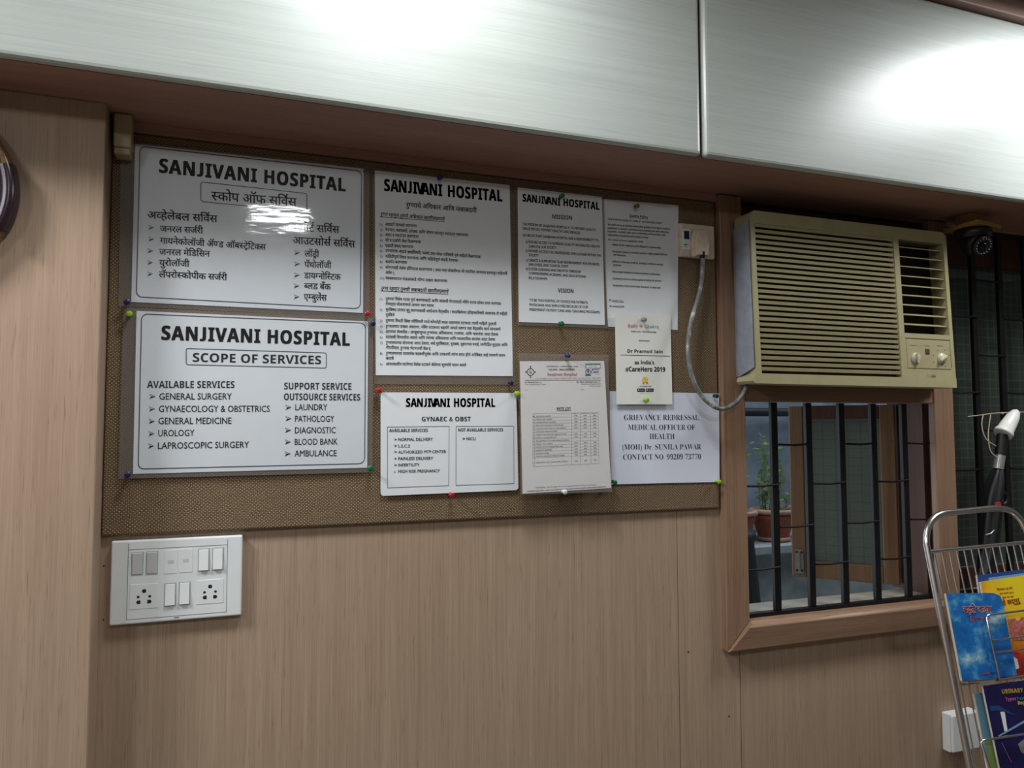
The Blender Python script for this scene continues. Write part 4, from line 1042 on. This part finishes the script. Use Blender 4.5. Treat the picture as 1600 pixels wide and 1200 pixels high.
cp = [P(1097, 398, -.036), P(1097.5, 412, -.036), P(1096, 440, -.034), P(1091, 463, -.036), P(1083, 490, -.04), P(1076.5, 520, -.045), P(1075, 550, -.05), P(1079, 580, -.055), P(1089, 607, -.06), P(1104, 627, -.06), P(1124, 638.5, -.06), P(1142, 634, -.06), P(1158, 620, -.058), P(1168, 600, -.052), P(1172, 590, -.045)]
MB().tube(smooth_path(cp, 5), .0052, 10).build('cord', M['cord'], plug, label='scuffed grey cord')
MB().tube([P(1097, 394, -.036), P(1097.3, 404, -.036)], .0062, 10, rr=[.0075, .0055]).build('cord_grip', M['black_plastic'], plug)

# beige box
A = P(178, 174.5, -.04); B = P(204.5, 241, -.04)
t = thing('junction_box', 'small beige plastic box under the cabinet at the top left corner of the notice board', 'box', ((A.x + B.x)/2, 0, B.z))
MB().box((A.x, -.04, B.z + .012), (B.x, -.0005, min(A.z, ZU - .001))).build('lid', M['beige_box'], t, bevel=.003)
MB().box((A.x + .001, -.037, B.z), (B.x - .001, -.0005, B.z + .0117)).build('base', M['beige_box'], t, bevel=.002)

# wall clock at the left edge
cc = Vector((-.494, -.0755, .394 + H)); Rc = .157
t = thing('wall_clock', 'round wall clock with cream and dark maroon rim at the left edge of the photo', 'clock', (cc.x, -.0755, cc.z - Rc))
MB().lathe([(Rc - .006, 0), (Rc, .004), (Rc, .022), (Rc - .006, .028), (Rc - .012, .027), (Rc - .0125, .02)], cc, (0, -1, 0), 72, caps=False).build('outer_rim', M['clock_gold'], t)
MB().lathe([(Rc - .0128, .0), (Rc - .0128, .022), (Rc - .022, .029), (Rc - .048, .029), (Rc - .054, .018), (Rc - .055, .0)], cc, (0, -1, 0), 72, caps=False).build('cream_ring', M['clock_cream'], t)
MB().lathe([(Rc - .0555, .0), (Rc - .0555, .010), (.001, .010)], cc, (0, -1, 0), 48).build('dial', M['clock_face'], t)
for k in range(4):
    a0, a1 = -25 + 90 * k, 17 + 90 * k; n_ = 14; mb = MB(); prof = [(Rc - .06, .0295), (Rc - .052, .034), (Rc - .02, .036), (Rc - .014, .0335), (Rc - .011, .036), (Rc - .002, .033), (Rc + .003, .024), (Rc + .003, .004)]
    rows = []
    for i in range(n_ + 1):
        a = math.radians(a0 + (a1 - a0) * i / n_); rows.append([cc + Vector((math.cos(a) * r_, -h_, math.sin(a) * r_)) for r_, h_ in prof])
    mb.grid(rows); 
    for row in (rows[0], rows[-1]): mb.add(list(row) + [cc + Vector((row[-1] - cc).x * (Rc - .06) / (Rc + .003) * V(1,0,0)) + V(0, -.004, (row[-1] - cc).z * (Rc - .06) / (Rc + .003))], [tuple(range(len(prof) + 1))])
    mb.build('rim_segment', M['clock_dark'], t, label='dark maroon rim segment')
for nm, ln, w_, a in (('hour_hand', .05, .004, 70), ('minute_hand', .075, .003, 200)):
    dv = Vector((math.cos(math.radians(a)), 0, math.sin(math.radians(a)))); sd = Vector((-dv.z, 0, dv.x)); o_ = cc + V(0, -.0125, 0)
    MB().slab([o_ - sd * w_, o_ + dv * ln, o_ + sd * w_, o_ - dv * .01], (0, 1, 0), .001).build(nm, M['hole'], t)

# ------------------------------------------------------------------ air conditioner
AZ0, AZ1 = .104 + H, .514 + H
tl_ = .0391
def af(zz): return -.101 + tl_ * (zz - AZ0)
ACP = plane(-.101, AZ0, tl_)
ac = thing('air_conditioner', 'aged ivory window air conditioner in the wooden frame under the overhead cabinet', 'air conditioner', (1.46, -.02, AZ0))
def ex(mb, pts, dy0, dy1, mi=0):
    """polygon in (x, z) on the tilted front, extruded from dy0 to dy1"""
    n_ = len(pts); a = [(x, af(zz) + dy0, zz) for x, zz in pts] + [(x, af(zz) + dy1, zz) for x, zz in pts]
    return mb.add(a, [tuple(range(n_)), tuple(range(2*n_-1, n_-1, -1))] + [(i, i+n_, (i+1)%n_+n_, (i+1)%n_) for i in range(n_)], mi)
def exr(mb, xa, xb, za, zb2, dy0, dy1, mi=0): return ex(mb, [(xa, za), (xb, za), (xb, zb2), (xa, zb2)], dy0, dy1, mi)
AX0, AX1 = 1.141, 1.763
def hz(v): return v + H
mb = MB()
cr = [(AX0 + .016 - .016*math.cos(math.radians(a)), AZ1 - .016 + .016*math.sin(math.radians(a))) for a in range(0, 91, 15)]
cr2 = [(AX1 - .016 + .016*math.sin(math.radians(a)), AZ1 - .016 + .016*math.cos(math.radians(a))) for a in range(0, 91, 15)]
ex(mb, [(AX0, hz(.483))] + cr + cr2 + [(AX1, hz(.483))], 0, .06)
exr(mb, AX0, 1.153, hz(.1275), hz(.483), 0, .06)
exr(mb, 1.580, 1.597, hz(.1275), hz(.483), 0, .06)
exr(mb, 1.7515, AX1, hz(.1275), hz(.483), 0, .06)
exr(mb, 1.597, 1.7515, hz(.1275), hz(.2405), 0, .06)
ex(mb, [(AX0 - .014, AZ0 + .006), (AX0 - .008, AZ0), (AX1, AZ0), (AX1, hz(.1275)), (AX0, hz(.1275)), (AX0 - .012, AZ0 + .014)], -.001, .06)
mb.build('front_panel', M['ac'], ac)
n_sl = 27; zg0, zg1 = .1285, .4825; pit = (zg1 - zg0) / n_sl
mb = MB()
for i in range(n_sl):
    za = hz(zg0 + pit * i + pit * .46); zb2 = hz(zg0 + pit * (i + 1)); y = af(za)
    mb.add([(1.1535, y + .0028, za), (1.5795, y + .0028, za), (1.5795, y + .0012, zb2), (1.1535, y + .0012, zb2), (1.1535, y + .014, za + .004), (1.5795, y + .014, za + .004), (1.5795, y + .014, zb2 + .003), (1.1535, y + .014, zb2 + .003)],
           [(0,1,2,3), (4,7,6,5), (0,4,5,1), (1,5,6,2), (2,6,7,3), (3,7,4,0)])
mb.build('intake_grille', M['ac'], ac)
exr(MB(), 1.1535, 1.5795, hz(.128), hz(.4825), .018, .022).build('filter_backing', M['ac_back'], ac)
exr(MB(), 1.5975, 1.751, hz(.241), hz(.4825), .045, .05).build('vent_cavity', M['ac_dark'], ac)
mb = MB()
for i in range(9):
    za = hz(.262 + .0251 * i); y = af(za)
    mb.add([(1.5975, y + .004, za), (1.751, y + .004, za), (1.751, y + .004, za + .0022), (1.5975, y + .004, za + .0022), (1.5975, y + .03, za + .008), (1.751, y + .03, za + .008), (1.751, y + .03, za + .0102), (1.5975, y + .03, za + .0102)],
           [(0,1,2,3), (4,7,6,5), (0,4,5,1), (1,5,6,2), (2,6,7,3), (3,7,4,0)])
mb.build('vent_louvres', M['ac'], ac)
mb = MB(); exr(mb, 1.599, 1.750, hz(.2255), hz(.2285), -.0006, .001, 1); exr(mb, 1.7475, 1.750, hz(.155), hz(.2255), -.0006, .001, 1); exr(mb, 1.600, 1.7475, hz(.152), hz(.2255), -.0012, .001)
cpn = mb.build('control_panel', [M['ac'], M['ac_back']], ac)
def knob(xk, zk, ang, r_):
    zk = hz(zk); o_ = Vector((xk, af(zk) - .0013, zk))
    k_ = MB().lathe([(r_ * 1.12, 0), (r_ * 1.1, .002), (r_, .003), (r_ * .95, .0055), (.001, .006)], o_, (0, -1, 0), 24).build('knob', M['knob'], ac)
    dv = Vector((math.cos(ang), 0, math.sin(ang))); sd = Vector((-dv.z, 0, dv.x)); b_ = o_ + V(0, -.0061, 0)
    f = [b_ + dv * r_ * 1.05 + sd * .0032, b_ + dv * r_ * 1.05 - sd * .0032, b_ - dv * r_ * 1.05 - sd * .0032, b_ - dv * r_ * 1.05 + sd * .0032]
    MB().slab([p + V(0, -.0035, 0) for p in f], (0, 1, 0), .0035).build('grip_bar', M['knob'], k_, bevel=.001)
knob(1.627, .177, math.radians(100), .0128); knob(1.7155, .1785, math.radians(28), .0128)
exr(MB(), 1.661, 1.675, hz(.1885), hz(.2025), -.003, .001).build('rocker_button', M['maroon'], ac, bevel=.001, label='maroon square button')
pr = Print((ACP[0] + V(0, -.0014, 0), ACP[1]))
pr.text('THERMO', (1421.5, 540), (1433, 540.5), 1.5, 'ink_soft'); pr.text('SWING', (1443.5, 541), (1452, 541.5), 1.5, 'ink_soft'); pr.text('OPERATION', (1463, 541), (1473, 541.5), 1.5, 'ink_soft')
for a in (20, 65, 115, 160, 205, 250, 300): pr.disc((1470.5 + 13*math.cos(math.radians(a)), 560 - 14*math.sin(math.radians(a))), .7, 'ink_soft', 8)
pr.text('LG', (1455.5, 589.2), (1461.5, 589.4), 3.6, 'ink', 'B'); pr.ring((1450.5, 587.2), 2.2, .6, 'ink_faint', 14)
pr.build('panel_marking', ac)
MB().box((1.181, -.039, AZ0 + .012), (1.779, .34, AZ1 - .004)).build('casing', M['foil'], ac)
# foil sheet between the front's left edge and the wooden stile
rows = []; rnd = random.Random(5)
for i in range(15):
    t_ = i / 14; row = []
    for j in range(6):
        s_ = j / 5; zz = (.475 + .016*s_) * (1 - t_) + (.1235 + .0215 * max(0, (1 - 2*s_) if False else (s_ - .45)*1.6)) * t_
        bul = .005 * math.sin(s_ * math.pi) + rnd.uniform(-.0006, .0006)
        row.append((1.1375 - bul if s_ > .15 else 1.1525 + (1.1375 - 1.1525) * s_ / .15 - bul * .5, -.0135 + (-.083 + .0135) * s_ - .012 * t_ * s_, zz + H))
    rows.append(row)
MB().grid(rows).build('foil_seal', M['foil'], ac, label='wrinkled grey foil along its left side')

# ------------------------------------------------------------------ security camera
t = thing('security_camera', 'black dome security camera with a ring of lights on a yellow wooden plate', 'camera', (1.872, -.08, ZU - .001))
q = [(1.818, -.136), (1.925, -.118), (1.908, -.024), (1.816, -.034)]
MB().slab([(x, y, .531 + H) for x, y in q], (0, 0, 1), .011).build('mounting_plate', M['plywood'], t)
MB().box((1.845, -.095, .5425 + H), (1.895, -.05, ZU - .0005)).build('spacer', M['plywood'], t)
oc = Vector((1.862, -.085, .5305 + H))
MB().lathe([(.042, 0), (.045, .004), (.045, .02), (.040, .026), (.038, .026), (.001, .026)], oc, (0, 0, -1), 28).build('base', M['black_plastic'], t)
ob = oc + V(0, -.004, -.036)
MB().sphere(ob, .036, 24).build('dome', M['black_plastic'], t)
fd = Vector((-.18, -.86, -.48)).normalized()
MB().lathe([(.027, .018), (.027, .034), (.024, .0375), (.020, .036), (.018, .034), (.001, .034)], ob, fd, 28).build('face_ring', M['black_plastic'], t)
led = MB(); u_ = fd.orthogonal().normalized(); w_ = fd.cross(u_)
for k in range(16):
    a = 2*math.pi*k/16; led.sphere(ob + fd * .0355 + (u_*math.cos(a) + w_*math.sin(a)) * .0200, .0022, 8)
led.build('light_ring', M['led'], t, label='ring of small grey lights')
MB().lathe([(.010, .034), (.010, .040), (.006, .0415), (.001, .0415)], ob, fd, 20).build('lens', M['lens'], t)

# ------------------------------------------------------------------ umbrella hung on the right-hand grille
yu = -.035
ax = [P(1589, 641, yu), P(1566.5, 679, yu), P(1563, 711, yu), P(1559.5, 733, yu), P(1552, 775, yu), P(1545, 850, yu), P(1536, 905, yu)]
um = thing('umbrella', 'folded black umbrella with white rounded handle tied to the window grille', 'umbrella', ax[-1])
d1 = (ax[0] - ax[1]); L1 = d1.length; d1.normalize()
MB().lathe([(.023, 0), (.0245, .003), (.0245, .011), (.0215, .0125), (.020, L1*.45), (.017, L1*.72), (.011, L1*.92), (.004, L1)], ax[1], d1, 24).build('handle', M['umb_white'], um, label='white rounded handle')
MB().tube([ax[1], ax[2]], .0145, 14).build('grip_sleeve', M['umb_cloth'], um)
MB().tube([ax[2] + V(0, 0, -.0003), ax[3]], .0135, 14).build('tape_band', M['tape'], um, label='silver tape band')
path = smooth_path(ax[3:], 6); seg = 20; rows = []; n_ = len(path)
for i, p in enumerate(path):
    u = i / (n_ - 1); r_ = .012 + .013 * math.sin(min(1, u * 1.9) * math.pi * .62) - .018 * max(0, u - .55) 
    rows.append([p + Vector((math.cos(2*math.pi*k/seg), math.sin(2*math.pi*k/seg), 0)) * max(.004, r_ * (1 + .16 * math.cos(5 * 2*math.pi*k/seg + u * 4))) for k in range(seg + 1)])
MB().grid(rows).build('canopy', M['umb_cloth'], um)
kc = P(1566, 779, yu - .012)
MB().tube([kc + V(.016*math.cos(a) - .004, -.004, .017*math.sin(a)) for a in [i*2*math.pi/16 for i in range(16)]], .0058, 8, closed=True).build('strap_loop', M['umb_cloth'], um)
MB().box(P(1556, 785, yu - .030), P(1562, 790, yu - .026)).build('tag', M['ink_red'], um, label='small red tag')
MB().tube([P(1540, 836, yu - .02), P(1548, 834, yu - .028), P(1553, 829, yu - .026)], .0022, 6).build('rib_tip', M['steel'], um)
sg = smooth_path([P(1512, 651, .012), P(1530, 649, .006), P(1552, 646, .0), P(1570, 645, -.002), P(1604, 644, .012)], 5)
st = MB().tube(sg, .0016, 6)
st.tube(smooth_path([P(1536, 649, .004), P(1534, 665, -.03), P(1540, 685, -.045), P(1556, 697, -.053)], 5), .0014, 6)
st.tube(smooth_path([P(1548, 647, .002), P(1544, 680, -.03), P(1548, 705, -.045), P(1559, 715, -.051)], 5), .0014, 6)
st.sphere(P(1566, 646, -.004), .0042, 8)
tag(st.build('string', M['string']), 'thin jute string tied across the right grille bars, holding the umbrella', 'string')

# ------------------------------------------------------------------ magazine rack and its booklets
RP = plane(-.25, -.25 + H, .196)
def RK(px, py, off=0.0): return P(px, py, (RP[0] + RP[1] * off, RP[1]))
rk = thing('magazine_rack', 'chrome wire magazine rack standing in front of the window at the lower right', 'rack', (1.62, -.45, 0))
def down(p, zz): return Vector((p.x, p.y + .196 * (zz - p.z), zz))
lb = RK(1447.5, 850); rb = RK(1612, 852); rb.z = lb.z; rb = down(Vector((rb.x, lb.y, lb.z)), lb.z)
top = [down(lb, .012), lb] + [RK(*p) for p in ((1447.5, 838), (1451, 822), (1460, 809), (1475, 802), (1500, 799.5), (1535, 796), (1562, 794.5), (1580, 799), (1594, 812), (1604, 830))] + [rb, down(rb, .012)]
MB().tube([top[0]] + smooth_path(top[1:-1], 4) + [top[-1]], .0074, 14).build('side_frame', M['chrome'], rk)
for p in (top[0], top[-1]): MB().lathe([(.012, 0), (.012, .02), (.009, .024), (.001, .024)], (p.x, p.y, 0), (0, 0, 1), 14).build('foot', M['black_plastic'], rk)
p0, p1 = RK(1452, 862), RK(1608, 847); MB().tube([p0, p1], .0046, 10).build('cross_bar', M['chrome'], rk)
zlow = .25
for i in range(14):
    k = .045 + i * .0715
    a = p0.lerp(p1, k)
    MB().tube([a, down(a, zlow)], .0017, 6).build('wire', M['chrome'], rk)
for zz in (.70, .25):
    MB().tube([down(lb, zz), down(rb, zz)], .004, 8).build('cross_bar', M['chrome'], rk)
for x_ in (lb.x + .01, rb.x - .01):
    a = down(Vector((x_, lb.y, lb.z)), .70); MB().tube([a, (x_, -.06, .012)], .006, 10).build('rear_leg', M['chrome'], rk)
# upper pocket: floor and front rails
def wirepath(pts, r_, nm): return MB().tube([p for p in pts], r_, 8).build(nm, M['chrome'], rk)
of = .050
f0 = RK(1541, 961, of); f1 = RK(1640, 949, of); f2 = RK(1562, 1062, of); f3 = RK(1668, 1046, of)
pk = RK(1562, 1066, .0); 
mb = MB(); mb.tube([RK(1563, 1068, .0), f2, RK(1541.5, 966, of), RK(1543, 962, of), RK(1547, 960.5, of), f1], .0024, 8)
for y_, x_ in ((1001, 1549), (1020, 1553)): mb.tube([RK(x_, y_, of), RK(x_ + 105, y_ - 13, of)], .002, 8)
mb.tube([f2, f3], .0022, 8); mb.tube([RK(1500, 1070, .0), RK(1660, 1050, .0)], .0026, 8)
mb.build('front_rail', M['chrome'], rk)
mb = MB(); mb.tube([RK(1556, 1230, .05), RK(1533, 1160, .05), RK(1535, 1157, .05), RK(1541, 1156, .05), RK(1660, 1138, .05)], .0024, 8); mb.tube([RK(1556, 1230, .05), RK(1680, 1212, .05)], .0024, 8); mb.tube([RK(1535, 1231, .0), RK(1690, 1212, .0)], .0026, 8); mb.tube([RK(1556, 1230, .05), RK(1560, 1231, 0)], .0024, 8)
mb.build('front_rail', M['chrome'], rk)

def booklet(name, label, pts, off, th, mat, page=None):
    t = thing(name, label, 'booklet', sum([RK(*p, off) for p in pts], Vector()) / len(pts), 'booklets in the wire rack')
    n_ = -RP[1]; q = [RK(*p, off) for p in pts]
    MB().slab(q, n_, .0006).build('front_cover', mat, t)
    c_ = sum(q, Vector()) / len(q)
    MB().slab([p + (c_ - p) * .006 + n_ * .0007 for p in q], n_, th).build('pages', M['pages'], t)
    return t, (RP[0] + RP[1] * (off + .0002), RP[1])
t, pl = booklet('booklet', 'blue sky-covered booklet with a red and white Devanagari title in the rack', [(1478.5,927),(1552,926.5),(1563,931),(1568,945),(1589,1055),(1545,1061),(1504,1064.5)], .040, .006, M['cover_sky'])
z = ZM(6.667, 1460, 900); pr = Print(pl)
pr.text('बढ़ते कदम', z(296,382), z(605,378), 10.4, 'ink_white', 'D', off=.05); pr.text('बढ़ते कदम', z(298,381), z(603,377), 10, 'ink_red', 'D', off=.014, lift=.0003); pr.build('title', t, 'red title edged in white')
pr = Print(pl); pr.text('(हिंदी भाषा ज्ञान)', z(372,466), z(560,460), 5.2, 'ink_white', 'D', off=.03); pr.text('(हिंदी भाषा ज्ञान)', z(373,465), z(559,459), 5, 'ink_red', 'D', off=0, lift=.0003); pr.line(z(490,1018), z(570,1014), 2, 'ink_red'); pr.line(z(588,1012), z(640,1008), 2, 'ink_navy'); pr.line(z(165,205), z(272,1060), .5, 'ink_teal'); pr.build('small_print', t)
q = [RK(*p, .030) for p in ((1500,1065), (1556,1060), (1556,1075), (1548,1073), (1530,1067), (1512,1066))]
MB().slab(q, -RP[1], .001).build('loose_pages', M['pages'], t, label='curled lower page corners')
sc = RK(1592, 918, .030)
M['cover_sun'] = sun_cover(tuple(sc))
t, pl = booklet('booklet', 'red and yellow booklet behind the sky-covered one in the rack', [(1533,909),(1640,893),(1668,1048),(1558,1064)], .024, .006, M['cover_sun'])
pr = Print(pl); pr.text('विश्वास एवं धैर्य', (1558,923), (1582,920.5), 3.4, 'ink_red', 'D'); pr.text('का मार्ग सदा', (1562,929), (1584,927), 2.6, 'ink_red', 'D'); pr.text('सुख का मूल', (1566,935), (1584,933), 2.6, 'ink_red', 'D'); pr.text('हे सद्गुरु', (1567,946), (1594,941), 7, 'ink_red', 'D', off=.02); pr.build('title', t)
pr = Print(pl); pr.poly([(1574,968),(1640,957),(1648,1000),(1582,1000)], 'crowd'); pr.disc((1590,966), 4, 'ink_yellow', 12, lift=.0002); pr.build('crowd_print', t)
pr = Print(pl); pr.disc((1586,1031), 9, 'ink_red', 18, ry=14); pr.poly([(1583,1026),(1589,1030),(1592,1044),(1584,1047),(1580,1038)], 'ink_white', lift=.0002); pr.build('emblem', t)
t, pl = booklet('booklet', 'blue booklet with a pale blue top band, rearmost in the upper pocket of the rack', [(1527,899),(1640,884),(1668,1046),(1552,1064)], .010, .005, M['cover_blue'])
pr = Print(pl); pr.poly([(1544,903),(1640,890),(1641,897),(1545,911)], 'cover_pale'); pr.build('top_band', t)
t, pl = booklet('booklet', 'dark navy booklet on urinary health with yellow lettering in the lower pocket', [(1536,1072),(1660,1054),(1695,1208),(1568,1226)], .036, .005, M['cover_navy'])
z = ZM(8, 1470, 1050); pr = Print(pl)
pr.text('URINARY D', z(765,272), z(1085,250), 6.6, 'ink_yellow', 'B', kern=-.02); pr.text('Types', z(808,362), z(940,352), 5.2, 'ink_pink', 'B'); pr.text('Treatment', z(950,350), z(1150,335), 4.4, 'ink_teal', 'B'); pr.text('Begins', z(965,408), z(1120,396), 5.4, 'ink_yellow', 'B'); pr.build('title', t)
pr = Print(pl); pr.poly([z(740,498), z(795,494), z(832,735), z(795,748)], 'ink_white'); pr.poly([z(712,795), z(1060,590), z(1060,625), z(725,812)], 'cover_pale'); pr.poly([z(605,425), z(720,420), z(940,545), z(720,480), z(620,492)], 'ink_navy'); pr.line(z(760,885), z(880,1130), .8, 'ink_pink'); pr.poly([z(960,900), z(1060,820), z(1060,1040), z(1000,1000)], 'ink_faint'); pr.build('diagram', t)
t, pl = booklet('booklet', 'pale blue and lime booklet whose left edge shows behind the navy one', [(1522.5,1084),(1640,1067),(1678,1208),(1549,1229)], .020, .005, M['cover_pale'])
pr = Print(pl); pr.poly([(1540,1158),(1660,1142),(1677,1207),(1549.5,1228)], 'cover_lime'); pr.build('lime_band', t)

# white box on the wall behind the rack
A = P(1487, 1118, -.02); B = P(1532, 1170, -.02)
t = thing('wall_socket', 'white surface-mounted socket box low on the wall behind the rack', 'wall socket', ((A.x + B.x)/2, .012, B.z))
MB().box((A.x, -.012, B.z), (B.x, .0118, A.z)).build('back_box', M['plastic'], t, bevel=.003)
MB().box((A.x + .002, -.020, B.z + .002), (B.x - .002, -.0122, A.z - .002)).build('cover_plate', M['plastic'], t, bevel=.003)
